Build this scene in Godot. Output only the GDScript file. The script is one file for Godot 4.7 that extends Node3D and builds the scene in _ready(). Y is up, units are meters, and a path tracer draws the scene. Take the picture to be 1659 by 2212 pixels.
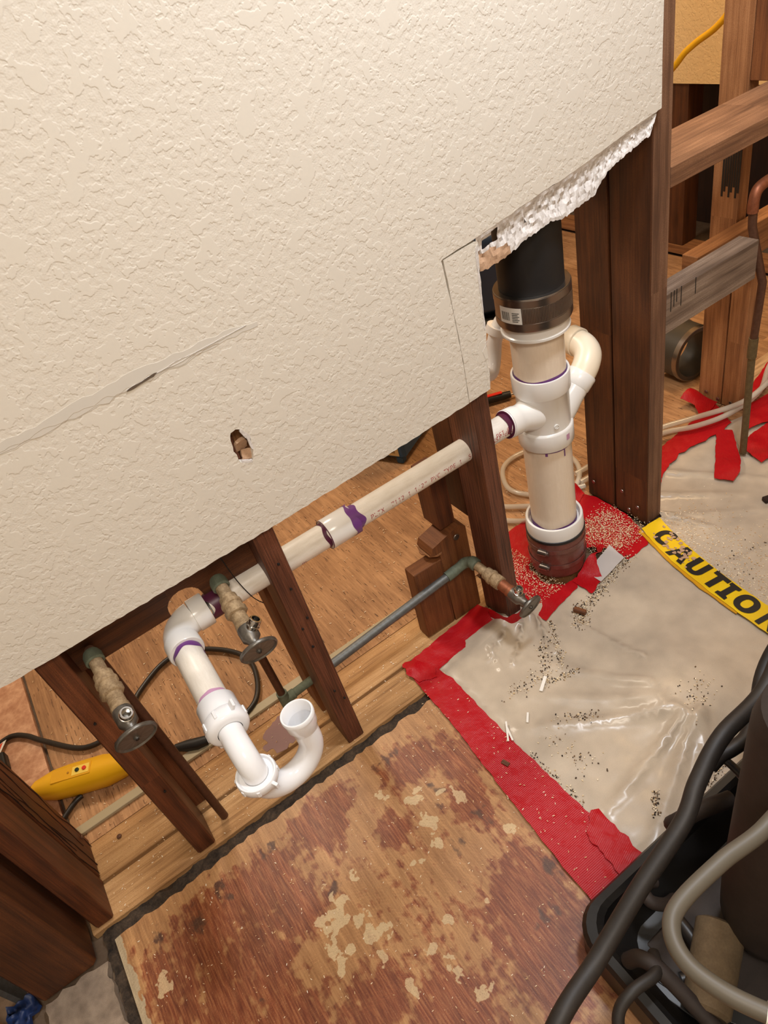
extends Node3D
# A bathroom wall opened up for plumbing: cut wallboard, studs, new white drain pipes, taped plastic on the floor.

class MB:
	var v := PackedVector3Array()
	var n := PackedVector3Array()
	var u := PackedVector2Array()
	var c := PackedColorArray()
	var tint := Color(1, 1, 1)
	var xf := Transform3D.IDENTITY
	func tri(a: Vector3, b: Vector3, d: Vector3, na: Vector3, nb: Vector3, nd: Vector3, ua: Vector2, ub: Vector2, ud: Vector2) -> void:
		a = xf * a
		b = xf * b
		d = xf * d
		na = (xf.basis * na).normalized()
		nb = (xf.basis * nb).normalized()
		nd = (xf.basis * nd).normalized()
		if (b - a).cross(d - a).dot(na + nb + nd) > 0.0:
			v.append_array([a, d, b])
			n.append_array([na, nd, nb])
			u.append_array([ua, ud, ub])
		else:
			v.append_array([a, b, d])
			n.append_array([na, nb, nd])
			u.append_array([ua, ub, ud])
		c.append_array([tint, tint, tint])
	func quad(p: Array, m: Array, t: Array) -> void:
		tri(p[0], p[1], p[2], m[0], m[1], m[2], t[0], t[1], t[2])
		tri(p[0], p[2], p[3], m[0], m[2], m[3], t[0], t[2], t[3])
	func flat(a: Vector3, b: Vector3, d: Vector3, e: Vector3, outward: Vector3, s := 1.0) -> void:
		var g := (b - a).cross(e - a).normalized()
		if g.dot(outward) < 0.0:
			g = -g
		var w := (b - a).length() * s
		var h := (e - a).length() * s
		quad([a, b, d, e], [g, g, g, g], [Vector2(0, 0), Vector2(w, 0), Vector2(w, h), Vector2(0, h)])
	func mesh(off: Vector3, mat: Material) -> ArrayMesh:
		var w := PackedVector3Array()
		w.resize(v.size())
		for i in v.size():
			w[i] = v[i] - off
		var a := []
		a.resize(Mesh.ARRAY_MAX)
		a[Mesh.ARRAY_VERTEX] = w
		a[Mesh.ARRAY_NORMAL] = n
		a[Mesh.ARRAY_TEX_UV] = u
		a[Mesh.ARRAY_COLOR] = c
		var m := ArrayMesh.new()
		m.add_surface_from_arrays(Mesh.PRIMITIVE_TRIANGLES, a)
		m.surface_set_material(0, mat)
		return m
	func low() -> Vector3:
		var lo := v[0]
		var hi := v[0]
		for p in v:
			lo = lo.min(p)
			hi = hi.max(p)
		return Vector3((lo.x + hi.x) / 2, lo.y, (lo.z + hi.z) / 2)

var M := {}
var taken := {}
var base_of := {}
var rng := RandomNumberGenerator.new()
var nz := FastNoiseLite.new()
var soft := FastNoiseLite.new()

func numbered(called: String) -> String:
	var k: int = taken.get(called, 0)
	taken[called] = k + 1
	return called if k == 0 else "%s_%03d" % [called, k]

func thing(called: String, label: String, category: String, at: Vector3, group := "") -> Node3D:
	var o := Node3D.new()
	o.name = numbered(called)
	add_child(o)
	o.position = at
	base_of[o] = at
	o.set_meta("label", label)
	o.set_meta("category", category)
	if group != "":
		o.set_meta("group", group)
	return o

func part(parent: Node3D, called: String, mb: MB, mat: Material, label := "") -> MeshInstance3D:
	var o := MeshInstance3D.new()
	o.name = called
	parent.add_child(o, true)
	base_of[o] = base_of[parent]
	o.mesh = mb.mesh(base_of[parent], mat)
	if label != "":
		o.set_meta("label", label)
	return o

func solo(called: String, label: String, category: String, mb: MB, mat: Material, group := "") -> MeshInstance3D:
	var o := MeshInstance3D.new()
	o.name = numbered(called)
	add_child(o)
	var at := mb.low()
	o.position = at
	base_of[o] = at
	o.mesh = mb.mesh(at, mat)
	o.set_meta("label", label)
	o.set_meta("category", category)
	if group != "":
		o.set_meta("group", group)
	return o

func struct(called: String, mb: MB, mat: Material, label := "", category := "") -> MeshInstance3D:
	var o := MeshInstance3D.new()
	o.name = called
	add_child(o)
	base_of[o] = Vector3.ZERO
	o.mesh = mb.mesh(Vector3.ZERO, mat)
	o.set_meta("kind", "structure")
	if label != "":
		o.set_meta("label", label)
		o.set_meta("category", category)
	return o

# ---------- shapes ----------
func box(mb: MB, lo: Vector3, hi: Vector3, ch := 0.0015, grain := 1, skip := 0) -> MB:
	var ce := (lo + hi) / 2
	var h := (hi - lo) / 2
	ch = minf(ch, minf(h.x, minf(h.y, h.z)) * 0.45)
	var off := Vector2(rng.randf() * 3.0, rng.randf() * 3.0)
	var at := func(s: Array, k: int) -> Vector3:
		var p := Vector3.ZERO
		for i in 3:
			p[i] = ce[i] + s[i] * (h[i] - (0.0 if i == k else ch))
		return p
	var uvof := func(p: Vector3, k: int) -> Vector2:
		var a := (k + 1) % 3
		var b := (k + 2) % 3
		if a == grain:
			return off + Vector2(p[b], p[a])
		if b == grain:
			return off + Vector2(p[a], p[b])
		return off + Vector2(p[a], p[b]) # end grain
	for k in 3:
		var a := (k + 1) % 3
		var b := (k + 2) % 3
		for sg in [-1, 1]:
			var nn := Vector3.ZERO
			nn[k] = sg
			var ps := []
			var us := []
			for q in [[-1, -1], [1, -1], [1, 1], [-1, 1]]:
				var s := [0, 0, 0]
				s[k] = sg
				s[a] = q[0]
				s[b] = q[1]
				var p: Vector3 = at.call(s, k)
				ps.append(p)
				us.append(uvof.call(p, k))
			mb.quad(ps, [nn, nn, nn, nn], us)
	if ch <= 0.0:
		return mb
	for k in 3: # edges along k
		var a := (k + 1) % 3
		var b := (k + 2) % 3
		for sa in [-1, 1]:
			for sb in [-1, 1]:
				var na := Vector3.ZERO
				na[a] = sa
				var nb := Vector3.ZERO
				nb[b] = sb
				var s0 := [0, 0, 0]
				s0[a] = sa
				s0[b] = sb
				var s1 := s0.duplicate()
				s0[k] = -1
				s1[k] = 1
				var p := [at.call(s0, a), at.call(s1, a), at.call(s1, b), at.call(s0, b)]
				mb.quad(p, [na, na, nb, nb], [uvof.call(p[0], a), uvof.call(p[1], a), uvof.call(p[2], a), uvof.call(p[3], a)])
	for sx in [-1, 1]:
		for sy in [-1, 1]:
			for sz in [-1, 1]:
				var s := [sx, sy, sz]
				mb.tri(at.call(s, 0), at.call(s, 1), at.call(s, 2), Vector3(sx, 0, 0), Vector3(0, sy, 0), Vector3(0, 0, sz), off, off, off)
	return mb

func frame(axis: Vector3, ref := Vector3.ZERO) -> Array:
	var z := axis.normalized()
	var r := ref
	if r == Vector3.ZERO or absf(r.normalized().dot(z)) > 0.98:
		r = Vector3.UP if absf(z.y) < 0.9 else Vector3.RIGHT
	var x := r.cross(z).normalized()
	return [x, z.cross(x).normalized(), z]

# profile: points (along the axis, radius)
func lathe(mb: MB, prof: Array, at: Vector3, axis: Vector3, seg := 32, a0 := 0.0, a1 := TAU, ref := Vector3.ZERO) -> MB:
	var f := frame(axis, ref)
	var ns := []
	for i in prof.size() - 1:
		var d: Vector2 = prof[i + 1] - prof[i]
		ns.append(Vector2(-d.y, d.x).normalized()) # (along, radial)
	for i in prof.size() - 1:
		var p: Vector2 = prof[i]
		var q: Vector2 = prof[i + 1]
		if p.distance_to(q) < 1e-7:
			continue
		var n0: Vector2 = ns[i]
		var n1: Vector2 = ns[i]
		if i > 0 and ns[i - 1].dot(ns[i]) > 0.72:
			n0 = (ns[i - 1] + ns[i]).normalized()
		if i < ns.size() - 1 and ns[i + 1].dot(ns[i]) > 0.72:
			n1 = (ns[i + 1] + ns[i]).normalized()
		for k in seg:
			var t0 := lerpf(a0, a1, float(k) / seg)
			var t1 := lerpf(a0, a1, float(k + 1) / seg)
			var d0: Vector3 = f[0] * cos(t0) + f[1] * sin(t0)
			var d1: Vector3 = f[0] * cos(t1) + f[1] * sin(t1)
			var ps := [at + f[2] * p.x + d0 * p.y, at + f[2] * p.x + d1 * p.y, at + f[2] * q.x + d1 * q.y, at + f[2] * q.x + d0 * q.y]
			var rr := maxf(p.y, q.y)
			mb.quad(ps, [f[2] * n0.x + d0 * n0.y, f[2] * n0.x + d1 * n0.y, f[2] * n1.x + d1 * n1.y, f[2] * n1.x + d0 * n1.y],
				[Vector2(t0 * rr, p.x), Vector2(t1 * rr, p.x), Vector2(t1 * rr, q.x), Vector2(t0 * rr, q.x)])
	return mb

func smooth(pts: Array, sub := 6) -> Array:
	var out := []
	for i in pts.size() - 1:
		var a: Vector3 = pts[maxi(i - 1, 0)]
		var b: Vector3 = pts[i]
		var d: Vector3 = pts[i + 1]
		var e: Vector3 = pts[mini(i + 2, pts.size() - 1)]
		for k in sub:
			out.append(b.cubic_interpolate(d, a, e, float(k) / sub))
	out.append(pts[-1])
	return out

# radius: one number or one for each point; closed_ends adds caps
func tube(mb: MB, pts: Array, radius, seg := 16, ends := true) -> MB:
	var m := pts.size()
	var rings := []
	var nrm := []
	var f := frame(pts[1] - pts[0])
	var x: Vector3 = f[0]
	var ln := 0.0
	var lens := []
	for i in m:
		var d: Vector3 = (pts[mini(i + 1, m - 1)] - pts[maxi(i - 1, 0)]).normalized()
		x = (x - d * x.dot(d)).normalized()
		var y := d.cross(x)
		var r: float = radius[i] if radius is Array else radius
		var ring := []
		var rn := []
		for k in seg + 1:
			var t := TAU * k / seg
			var o := x * cos(t) + y * sin(t)
			ring.append(pts[i] + o * r)
			rn.append(o)
		rings.append(ring)
		nrm.append(rn)
		if i > 0:
			ln += pts[i].distance_to(pts[i - 1])
		lens.append(ln)
	for i in m - 1:
		var r: float = radius[i] if radius is Array else radius
		for k in seg:
			var u0 := TAU * k / seg * r
			var u1 := TAU * (k + 1) / seg * r
			mb.quad([rings[i][k], rings[i][k + 1], rings[i + 1][k + 1], rings[i + 1][k]], [nrm[i][k], nrm[i][k + 1], nrm[i + 1][k + 1], nrm[i + 1][k]],
				[Vector2(u0, lens[i]), Vector2(u1, lens[i]), Vector2(u1, lens[i + 1]), Vector2(u0, lens[i + 1])])
	if ends:
		for e in [0, m - 1]:
			var d: Vector3 = (pts[0] - pts[1]).normalized() if e == 0 else (pts[m - 1] - pts[m - 2]).normalized()
			for k in seg:
				mb.tri(pts[e], rings[e][k], rings[e][k + 1], d, d, d, Vector2.ZERO, Vector2(0.01, 0), Vector2(0, 0.01))
	return mb

# an outline in the plane (ex, ey) pushed back along -ez by depth
func prism(mb: MB, poly: Array, at: Vector3, ex: Vector3, ey: Vector3, depth: float, s := 1.0) -> MB:
	var ez := ex.cross(ey).normalized()
	var pk := PackedVector2Array(poly)
	var ids := Geometry2D.triangulate_polygon(pk)
	for i in range(0, ids.size(), 3):
		var p := []
		var t := []
		for j in 3:
			var q: Vector2 = poly[ids[i + j]]
			p.append(at + ex * q.x + ey * q.y)
			t.append(q * s)
		mb.tri(p[0], p[1], p[2], ez, ez, ez, t[0], t[1], t[2])
		var b := ez * depth
		mb.tri(p[0] - b, p[1] - b, p[2] - b, -ez, -ez, -ez, t[0], t[1], t[2])
	var cw := 1.0 if Geometry2D.is_polygon_clockwise(pk) else -1.0
	for i in poly.size():
		var q: Vector2 = poly[i]
		var r: Vector2 = poly[(i + 1) % poly.size()]
		var a := at + ex * q.x + ey * q.y
		var d := at + ex * r.x + ey * r.y
		var e := (r - q).normalized()
		var o := (ex * -e.y + ey * e.x) * cw
		mb.flat(a, d, d - ez * depth, a - ez * depth, o, s)
	return mb

# a thin sheet over the floor: outline in (x, z), height from a callable, with a skirt
func sheet(mb: MB, poly: Array, step: float, h: Callable, skirt := 0.0012, jitter := 0.3) -> MB:
	var pk := PackedVector2Array(poly)
	var pts := PackedVector2Array()
	var edge := []
	for i in poly.size():
		var a: Vector2 = poly[i]
		var b: Vector2 = poly[(i + 1) % poly.size()]
		var k := maxi(1, int(a.distance_to(b) / step))
		for j in k:
			var p := a.lerp(b, float(j) / k)
			edge.append(p)
			pts.append(p)
	var r := Rect2(poly[0], Vector2.ZERO)
	for p in poly:
		r = r.expand(p)
	var z := r.position.y + step * 0.5
	var row := 0
	while z < r.end.y:
		var x := r.position.x + step * (0.5 if row % 2 == 0 else 1.0)
		while x < r.end.x:
			var p := Vector2(x + rng.randf_range(-jitter, jitter) * step, z + rng.randf_range(-jitter, jitter) * step)
			if Geometry2D.is_point_in_polygon(p, pk):
				pts.append(p)
			x += step
		z += step * 0.9
		row += 1
	var ids := Geometry2D.triangulate_delaunay(pts)
	var e := step * 0.3
	var pos := []
	var nor := []
	for p in pts:
		var y: float = h.call(p)
		pos.append(Vector3(p.x, y, p.y))
		nor.append(Vector3(-(h.call(p + Vector2(e, 0)) - y) / e, 1, -(h.call(p + Vector2(0, e)) - y) / e).normalized())
	for i in range(0, ids.size(), 3):
		var a := ids[i]
		var b := ids[i + 1]
		var d := ids[i + 2]
		var mid := (pts[a] + pts[b] + pts[d]) / 3.0
		if not Geometry2D.is_point_in_polygon(mid, pk):
			continue
		mb.tri(pos[a], pos[b], pos[d], nor[a], nor[b], nor[d], pts[a], pts[b], pts[d])
	if skirt > 0.0:
		for i in edge.size():
			var j := (i + 1) % edge.size()
			var a: Vector3 = pos[i]
			var b: Vector3 = pos[j]
			var o := Vector3(b.z - a.z, 0, a.x - b.x)
			mb.flat(a, b, b - Vector3(0, skirt, 0), a - Vector3(0, skirt, 0), o)
	return mb

# outline with a torn, wavy edge
func ragged(poly: Array, step: float, amp: float, sd := 0.0, closed := true) -> Array:
	var out := []
	var m := poly.size() if closed else poly.size() - 1
	for i in m:
		var a: Vector2 = poly[i]
		var b: Vector2 = poly[(i + 1) % poly.size()]
		var k := maxi(1, int(a.distance_to(b) / step))
		var nn := (b - a).normalized().orthogonal()
		for j in k:
			var p := a.lerp(b, float(j) / k)
			out.append(p + nn * amp * nz.get_noise_2d(p.x * 900 + sd, p.y * 900 - sd) * 2.0)
	if not closed:
		out.append(poly[-1])
	return out

# a patch lying on a round pipe: angle range and, for each angle, from s0 to s1 along the axis, with an uneven edge
func band_on(mb: MB, at: Vector3, axis: Vector3, r: float, s0: float, s1: float, a0: float, a1: float, ref: Vector3, amp := 0.0, sd := 0.0, seg := 72) -> MB:
	var f := frame(axis, ref)
	var prev := []
	for k in seg + 1:
		var t := lerpf(a0, a1, float(k) / seg)
		var d: Vector3 = f[0] * cos(t) + f[1] * sin(t)
		var j0 := soft.get_noise_2d(cos(t) * 34 + sd * 30, sin(t) * 34) * amp
		var j1 := soft.get_noise_2d(cos(t) * 38 - sd * 30, sin(t) * 38 + 50) * amp
		var p0: Vector3 = at + f[2] * (s0 + j0) + d * r
		var p1: Vector3 = at + f[2] * (s1 + j1) + d * r
		if k > 0:
			mb.quad([prev[0], p0, p1, prev[1]], [prev[2], d, d, prev[2]], [Vector2(prev[3] * r, s0), Vector2(t * r, s0), Vector2(t * r, s1), Vector2(prev[3] * r, s1)])
		prev = [p0, p1, d, t]
	return mb

# ---------- surfaces ----------
func noise(w: int, h: int, freq: float, sd: int, oct := 3, kind := FastNoiseLite.TYPE_SIMPLEX_SMOOTH) -> Image:
	var f := FastNoiseLite.new()
	f.noise_type = kind
	f.seed = sd
	f.frequency = freq
	f.fractal_octaves = oct
	return f.get_image(w, h, false, false, true)

func bytes(i: Image, w: int, h: int) -> PackedByteArray:
	if i.get_width() != w or i.get_height() != h:
		i.resize(w, h, Image.INTERPOLATE_CUBIC)
	if i.get_format() != Image.FORMAT_L8:
		i.convert(Image.FORMAT_L8)
	return i.get_data()

func tex(i: Image) -> ImageTexture:
	i.generate_mipmaps()
	return ImageTexture.create_from_image(i)

func rgb_image(w: int, h: int, d: PackedByteArray) -> Image:
	return Image.create_from_data(w, h, false, Image.FORMAT_RGB8, d)

# grain runs along v
func wood_tex(sd: int, dark: Color, mid: Color, light: Color, w := 384, h := 1024, rough := 0.35) -> ImageTexture:
	var a := bytes(noise(w, 10, 0.035, sd), w, h)
	var f := bytes(noise(w, 44, 0.22, sd + 1), w, h)
	var b := bytes(noise(96, 128, 0.025, sd + 2), w, h)
	var s := bytes(noise(w, h, 0.5, sd + 3, 1), w, h)
	var ramp := PackedByteArray()
	for i in 256:
		var t := i / 255.0
		var q := dark.lerp(mid, t * 2.0) if t < 0.5 else mid.lerp(light, t * 2.0 - 1.0)
		ramp.append_array([int(q.r * 255), int(q.g * 255), int(q.b * 255)])
	var d := PackedByteArray()
	d.resize(w * h * 3)
	var k := 0
	for i in w * h:
		var t := clampi(int(a[i] * 0.34 + f[i] * rough + b[i] * 0.34 + s[i] * 0.12 - (rough - 0.2) * 128), 0, 255) * 3
		if s[i] > 226 and b[i] > 120:
			t = mini(765, t + 260) / 3 * 3
		elif s[i] < 26:
			t = t / 6 * 3
		d[k] = ramp[t]
		d[k + 1] = ramp[t + 1]
		d[k + 2] = ramp[t + 2]
		k += 3
	return tex(rgb_image(w, h, d))

func mat(col: Color, rough := 0.6, metal := 0.0) -> StandardMaterial3D:
	var m := StandardMaterial3D.new()
	m.albedo_color = col
	m.roughness = rough
	m.metallic = metal
	return m

func wood(t: Texture2D, tint := Color(1, 1, 1), rough := 0.7, relief := 0.04, su := 4.0, sv := 1.0) -> StandardMaterial3D:
	var m := mat(tint, rough)
	m.albedo_texture = t
	m.uv1_scale = Vector3(su, sv, 1)
	m.heightmap_enabled = true
	m.heightmap_texture = t
	m.heightmap_scale = relief
	return m

func wall_relief() -> ImageTexture:
	var w := 2048
	var h := 1400
	var f := FastNoiseLite.new()
	f.noise_type = FastNoiseLite.TYPE_SIMPLEX_SMOOTH
	f.seed = 5
	f.frequency = 0.017
	f.fractal_octaves = 4
	var a := bytes(f.get_image(w, h, false, false, true), w, h)
	f.seed = 9
	f.noise_type = FastNoiseLite.TYPE_CELLULAR
	f.cellular_return_type = FastNoiseLite.RETURN_DISTANCE
	f.cellular_jitter = 1.0
	f.fractal_type = FastNoiseLite.FRACTAL_NONE
	f.frequency = 0.062
	var b := bytes(f.get_image(w, h, false, false, true), w, h)
	f.seed = 10
	f.frequency = 0.030
	var b2 := bytes(f.get_image(w, h, false, false, true), w, h)
	var nn := bytes(noise(w, h, 0.075, 13, 3), w, h)
	var c := bytes(noise(w, h, 0.30, 12, 2), w, h)
	var la := PackedInt32Array()
	var lb := PackedInt32Array()
	var lc := PackedInt32Array()
	for i in 400:
		var t := i / 255.0
		la.append(int(95.0 * smoothstep(0.62, 0.645, t)))
		lb.append(int(75.0 * (1.0 - smoothstep(0.16, 0.36, t))))
		lc.append(int(100.0 * (1.0 - smoothstep(0.17, 0.21, t))))
	var d := PackedByteArray()
	d.resize(w * h)
	for i in w * h:
		var dv := (nn[i] - 128) / 2
		var p := maxi(la[a[i]], lc[clampi(b2[i] + dv, 0, 399)])
		var q := lb[clampi(b[i] + dv, 0, 399)]
		var g := c[i] * 84 / 255
		d[i] = mini(255, maxi(p + 55 + g / 8, q + g)) if p > 40 else mini(255, q + g + p)
	return tex(Image.create_from_data(w, h, false, Image.FORMAT_L8, d))

func blob_mask(w: int, x0: float, z0: float, size: float, list: Array) -> PackedByteArray:
	var d := PackedByteArray()
	d.resize(w * w)
	for s in list:
		var r: float = s[2]
		var rz: float = s[3] if s.size() > 3 else r
		var cx := int((s[0] - x0) / size * w)
		var cz := int((s[1] - z0) / size * w)
		var px := int(r / size * w) + 1
		var pz := int(rz / size * w) + 1
		for j in range(maxi(0, cz - pz), mini(w, cz + pz)):
			for i in range(maxi(0, cx - px), mini(w, cx + px)):
				var q := sqrt(pow(float(i - cx) / px, 2) + pow(float(j - cz) / pz, 2))
				if q < 1.0:
					var val := int(255 * minf(1.0, (1.0 - q) * 1.6))
					if val > d[j * w + i]:
						d[j * w + i] = val
	return d

func bath_floor_tex() -> ImageTexture:
	var w := 1408
	var a := bytes(noise(w, 40, 0.035, 31), w, w)       # broad grain along z
	var g := bytes(noise(w, 120, 0.16, 32, 2), w, w)    # fine grain
	var b := bytes(noise(352, 150, 0.022, 33, 4), w, w) # patches
	var e := bytes(noise(w, 620, 0.03, 34, 5), w, w)     # ragged edges
	var s := bytes(noise(w, w, 0.35, 35, 2), w, w)      # specks
	var stains := [[-0.145, 0.15, 0.13, 0.10], [0.0, 0.12, 0.10, 0.07], [0.27, 0.14, 0.13, 0.07], [0.34, 0.20, 0.06, 0.09], [-0.30, 0.16, 0.12, 0.10], [-0.37, 0.22, 0.07, 0.12],
		[-0.25, 0.29, 0.16, 0.13], [-0.1, 0.24, 0.1, 0.09], [0.27, 0.50, 0.13, 0.10], [0.24, 0.62, 0.14, 0.12], [-0.08, 0.47, 0.10, 0.09], [0.04, 0.58, 0.12, 0.09], [-0.2, 0.42, 0.12, 0.08],
		[0.08, 0.10, 0.06, 0.05], [0.13, 0.24, 0.05, 0.05], [-0.35, 0.42, 0.12, 0.12], [-0.1, 0.7, 0.3, 0.2], [0.30, 0.29, 0.05, 0.07]]
	var flakes := [[-0.06, 0.305, 0.04, 0.03], [-0.035, 0.29, 0.02, 0.03], [-0.01, 0.36, 0.022, 0.04], [0.01, 0.385, 0.02, 0.02], [-0.085, 0.345, 0.012, 0.03], [-0.07, 0.375, 0.03, 0.012], [0.215, 0.208, 0.026, 0.018],
		[0.207, 0.269, 0.02, 0.028], [0.19, 0.312, 0.012, 0.024], [0.331, 0.395, 0.016, 0.018], [0.024, 0.262, 0.014, 0.012], [0.16, 0.15, 0.012, 0.012], [0.17, 0.17, 0.012, 0.008], [0.14, 0.325, 0.018, 0.01],
		[-0.39, 0.19, 0.018, 0.03], [0.056, 0.47, 0.022, 0.01], [0.08, 0.52, 0.014, 0.03], [-0.02, 0.42, 0.014, 0.018], [0.29, 0.27, 0.012, 0.03], [-0.09, 0.39, 0.01, 0.02], [0.12, 0.45, 0.01, 0.012],
		[0.0, 0.5, 0.01, 0.02], [0.26, 0.24, 0.02, 0.008], [-0.045, 0.245, 0.01, 0.01], [0.1, 0.58, 0.02, 0.014], [0.2, 0.47, 0.01, 0.008]]
	var darks := [[-0.22, 0.10, 0.02, 0.05], [-0.37, 0.10, 0.014, 0.04], [-0.29, 0.13, 0.02, 0.05], [-0.24, 0.34, 0.016, 0.014], [0.26, 0.235, 0.03, 0.04], [0.22, 0.35, 0.025, 0.02], [-0.02, 0.26, 0.03, 0.02], [0.27, 0.56, 0.04, 0.02],
		[-0.1, 0.09, 0.04, 0.02], [0.22, 0.09, 0.05, 0.02], [0.30, 0.33, 0.02, 0.04], [0.335, 0.5, 0.02, 0.05]]
	var sm := bytes(Image.create_from_data(352, 352, false, Image.FORMAT_L8, blob_mask(352, -0.47, 0.03, 1.0, stains)), w, w)
	var fm := bytes(Image.create_from_data(352, 352, false, Image.FORMAT_L8, blob_mask(352, -0.47, 0.03, 1.0, flakes)), w, w)
	var dm := bytes(Image.create_from_data(352, 352, false, Image.FORMAT_L8, blob_mask(352, -0.47, 0.03, 1.0, darks)), w, w)
	var e2 := bytes(noise(704, 704, 0.045, 36, 4), w, w) # broken outlines
	var d := PackedByteArray()
	d.resize(w * w * 3)
	var k := 0
	for j in w:
		var near := clampf(1.0 - j / (w * 0.055), 0.0, 1.0)
		for i in w:
			var q := j * w + i
			var t := (a[q] * 0.45 + g[q] * 0.4 + b[q] * 0.35) / 255.0 - 0.1
			var r := 132.0 + 74.0 * t
			var gg := 90.0 + 68.0 * t
			var bb := 53.0 + 53.0 * t
			# old varnish and glue: reddish brown, with a broken outline
			var st := sm[q] / 255.0 + (e[q] + e2[q] + b[q] - 384) / 230.0 - near * 0.5 - 0.04
			if i < 40 + e[q] / 8:
				st -= 0.6
				r = 146.0 + 50.0 * t
				gg = 128.0 + 50.0 * t
				bb = 100.0 + 46.0 * t
			if st > 0.0:
				var m := minf(1.0, st * 2.0) * (0.5 + (255 - g[q]) / 380.0)
				r = lerpf(r, 86.0 + 66.0 * t, m)
				gg = lerpf(gg, 40.0 + 40.0 * t, m)
				bb = lerpf(bb, 20.0 + 26.0 * t, m)
			var dk := dm[q] / 255.0 + (e[q] + e2[q] - 290) / 150.0
			if dk > 0.42 and dm[q] > 4:
				var m := minf(0.62, (dk - 0.42) * 0.9)
				r = lerpf(r, 56.0, m)
				gg = lerpf(gg, 40.0, m)
				bb = lerpf(bb, 32.0, m)
			var fl := fm[q] / 255.0 + (e2[q] - 128) / 75.0
			if fm[q] > 8 and fl > 0.40:
				var m := minf(0.9, (fl - 0.40) * 5.0) * (0.72 + s[q] / 900.0)
				r = lerpf(r, 204.0, m)
				gg = lerpf(gg, 182.0, m)
				bb = lerpf(bb, 142.0, m)
			var sp := s[q]
			if sp > 190 and b[q] + e2[q] > 225:
				var m := (sp - 190) / 70.0
				r = lerpf(r, 205.0, m)
				gg = lerpf(gg, 182.0, m)
				bb = lerpf(bb, 154.0, m)
			elif sp < 52:
				r *= 0.74
				gg *= 0.70
				bb *= 0.68
			# marks of a round saw
			if e[q] > 118:
				var dx := i - 420
				var dz := j - 930
				var ring := int(sqrt(dx * dx + dz * dz)) % 9
				if ring == 0 and j < 640:
					r *= 1.10
					gg *= 1.10
					bb *= 1.12
			d[k] = clampi(int(r), 0, 255)
			d[k + 1] = clampi(int(gg), 0, 255)
			d[k + 2] = clampi(int(bb), 0, 255)
			k += 3
	return tex(rgb_image(w, w, d))

# other room: rough plywood, grain along u, with open checks
func back_floor_tex() -> ImageTexture:
	var w := 1024
	var a := bytes(noise(30, w, 0.05, 41), w, w)
	var g := bytes(noise(80, w, 0.2, 42, 2), w, w)
	var b := bytes(noise(256, 256, 0.018, 43, 4), w, w)
	var c := bytes(noise(70, w, 0.34, 44, 1), w, w)
	var s := bytes(noise(w, w, 0.4, 45, 2), w, w)
	var d := PackedByteArray()
	d.resize(w * w * 3)
	var k := 0
	for q in w * w:
		var t := (a[q] * 0.42 + g[q] * 0.36 + b[q] * 0.42) / 255.0 - 0.1
		var r := 126.0 + 86.0 * t
		var gg := 89.0 + 77.0 * t
		var bb := 58.0 + 63.0 * t
		if c[q] < 36:
			var m := minf(0.75, (36 - c[q]) / 18.0)
			r = lerpf(r, 62.0, m)
			gg = lerpf(gg, 38.0, m)
			bb = lerpf(bb, 22.0, m)
		if s[q] > 200:
			var m := (s[q] - 200) / 60.0
			r = lerpf(r, 226.0, m)
			gg = lerpf(gg, 196.0, m)
			bb = lerpf(bb, 160.0, m)
		d[k] = clampi(int(r), 0, 255)
		d[k + 1] = clampi(int(gg), 0, 255)
		d[k + 2] = clampi(int(bb), 0, 255)
		k += 3
	return tex(rgb_image(w, w, d))

func chip_tex(sd: int, lo: Color, hi: Color, freq: float, w := 512, kind := FastNoiseLite.TYPE_CELLULAR) -> ImageTexture:
	var a := bytes(noise(w, w, freq, sd, 2, kind), w, w)
	var b := bytes(noise(w, w, 0.012, sd + 1, 4), w, w)
	var s := bytes(noise(w, w, 0.45, sd + 2, 2), w, w)
	var d := PackedByteArray()
	d.resize(w * w * 3)
	var k := 0
	for q in w * w:
		var t := clampf((a[q] * 0.3 + b[q] * 0.45 + s[q] * 0.35) / 255.0, 0.0, 1.0)
		d[k] = int(lerpf(lo.r, hi.r, t) * 255)
		d[k + 1] = int(lerpf(lo.g, hi.g, t) * 255)
		d[k + 2] = int(lerpf(lo.b, hi.b, t) * 255)
		k += 3
	return tex(rgb_image(w, w, d))

func rib_tex() -> ImageTexture:
	var w := 256
	var d := PackedByteArray()
	d.resize(w * w)
	var nn := bytes(noise(w, w, 0.05, 61, 3), w, w)
	for j in w:
		for i in w:
			d[j * w + i] = clampi(int(110 + 70 * sin(TAU * j / 8.0) + (nn[j * w + i] - 128) * 0.5), 0, 255)
	return tex(Image.create_from_data(w, w, false, Image.FORMAT_L8, d))

func C(r: int, g: int, b: int) -> Color:
	return Color(r / 255.0, g / 255.0, b / 255.0)

func textured(m: StandardMaterial3D, t: Texture2D, s := 1.0, relief := 0.0) -> StandardMaterial3D:
	m.albedo_texture = t
	m.uv1_scale = Vector3(s, s, s)
	if relief > 0.0:
		m.heightmap_enabled = true
		m.heightmap_texture = t
		m.heightmap_scale = relief
	return m

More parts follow.
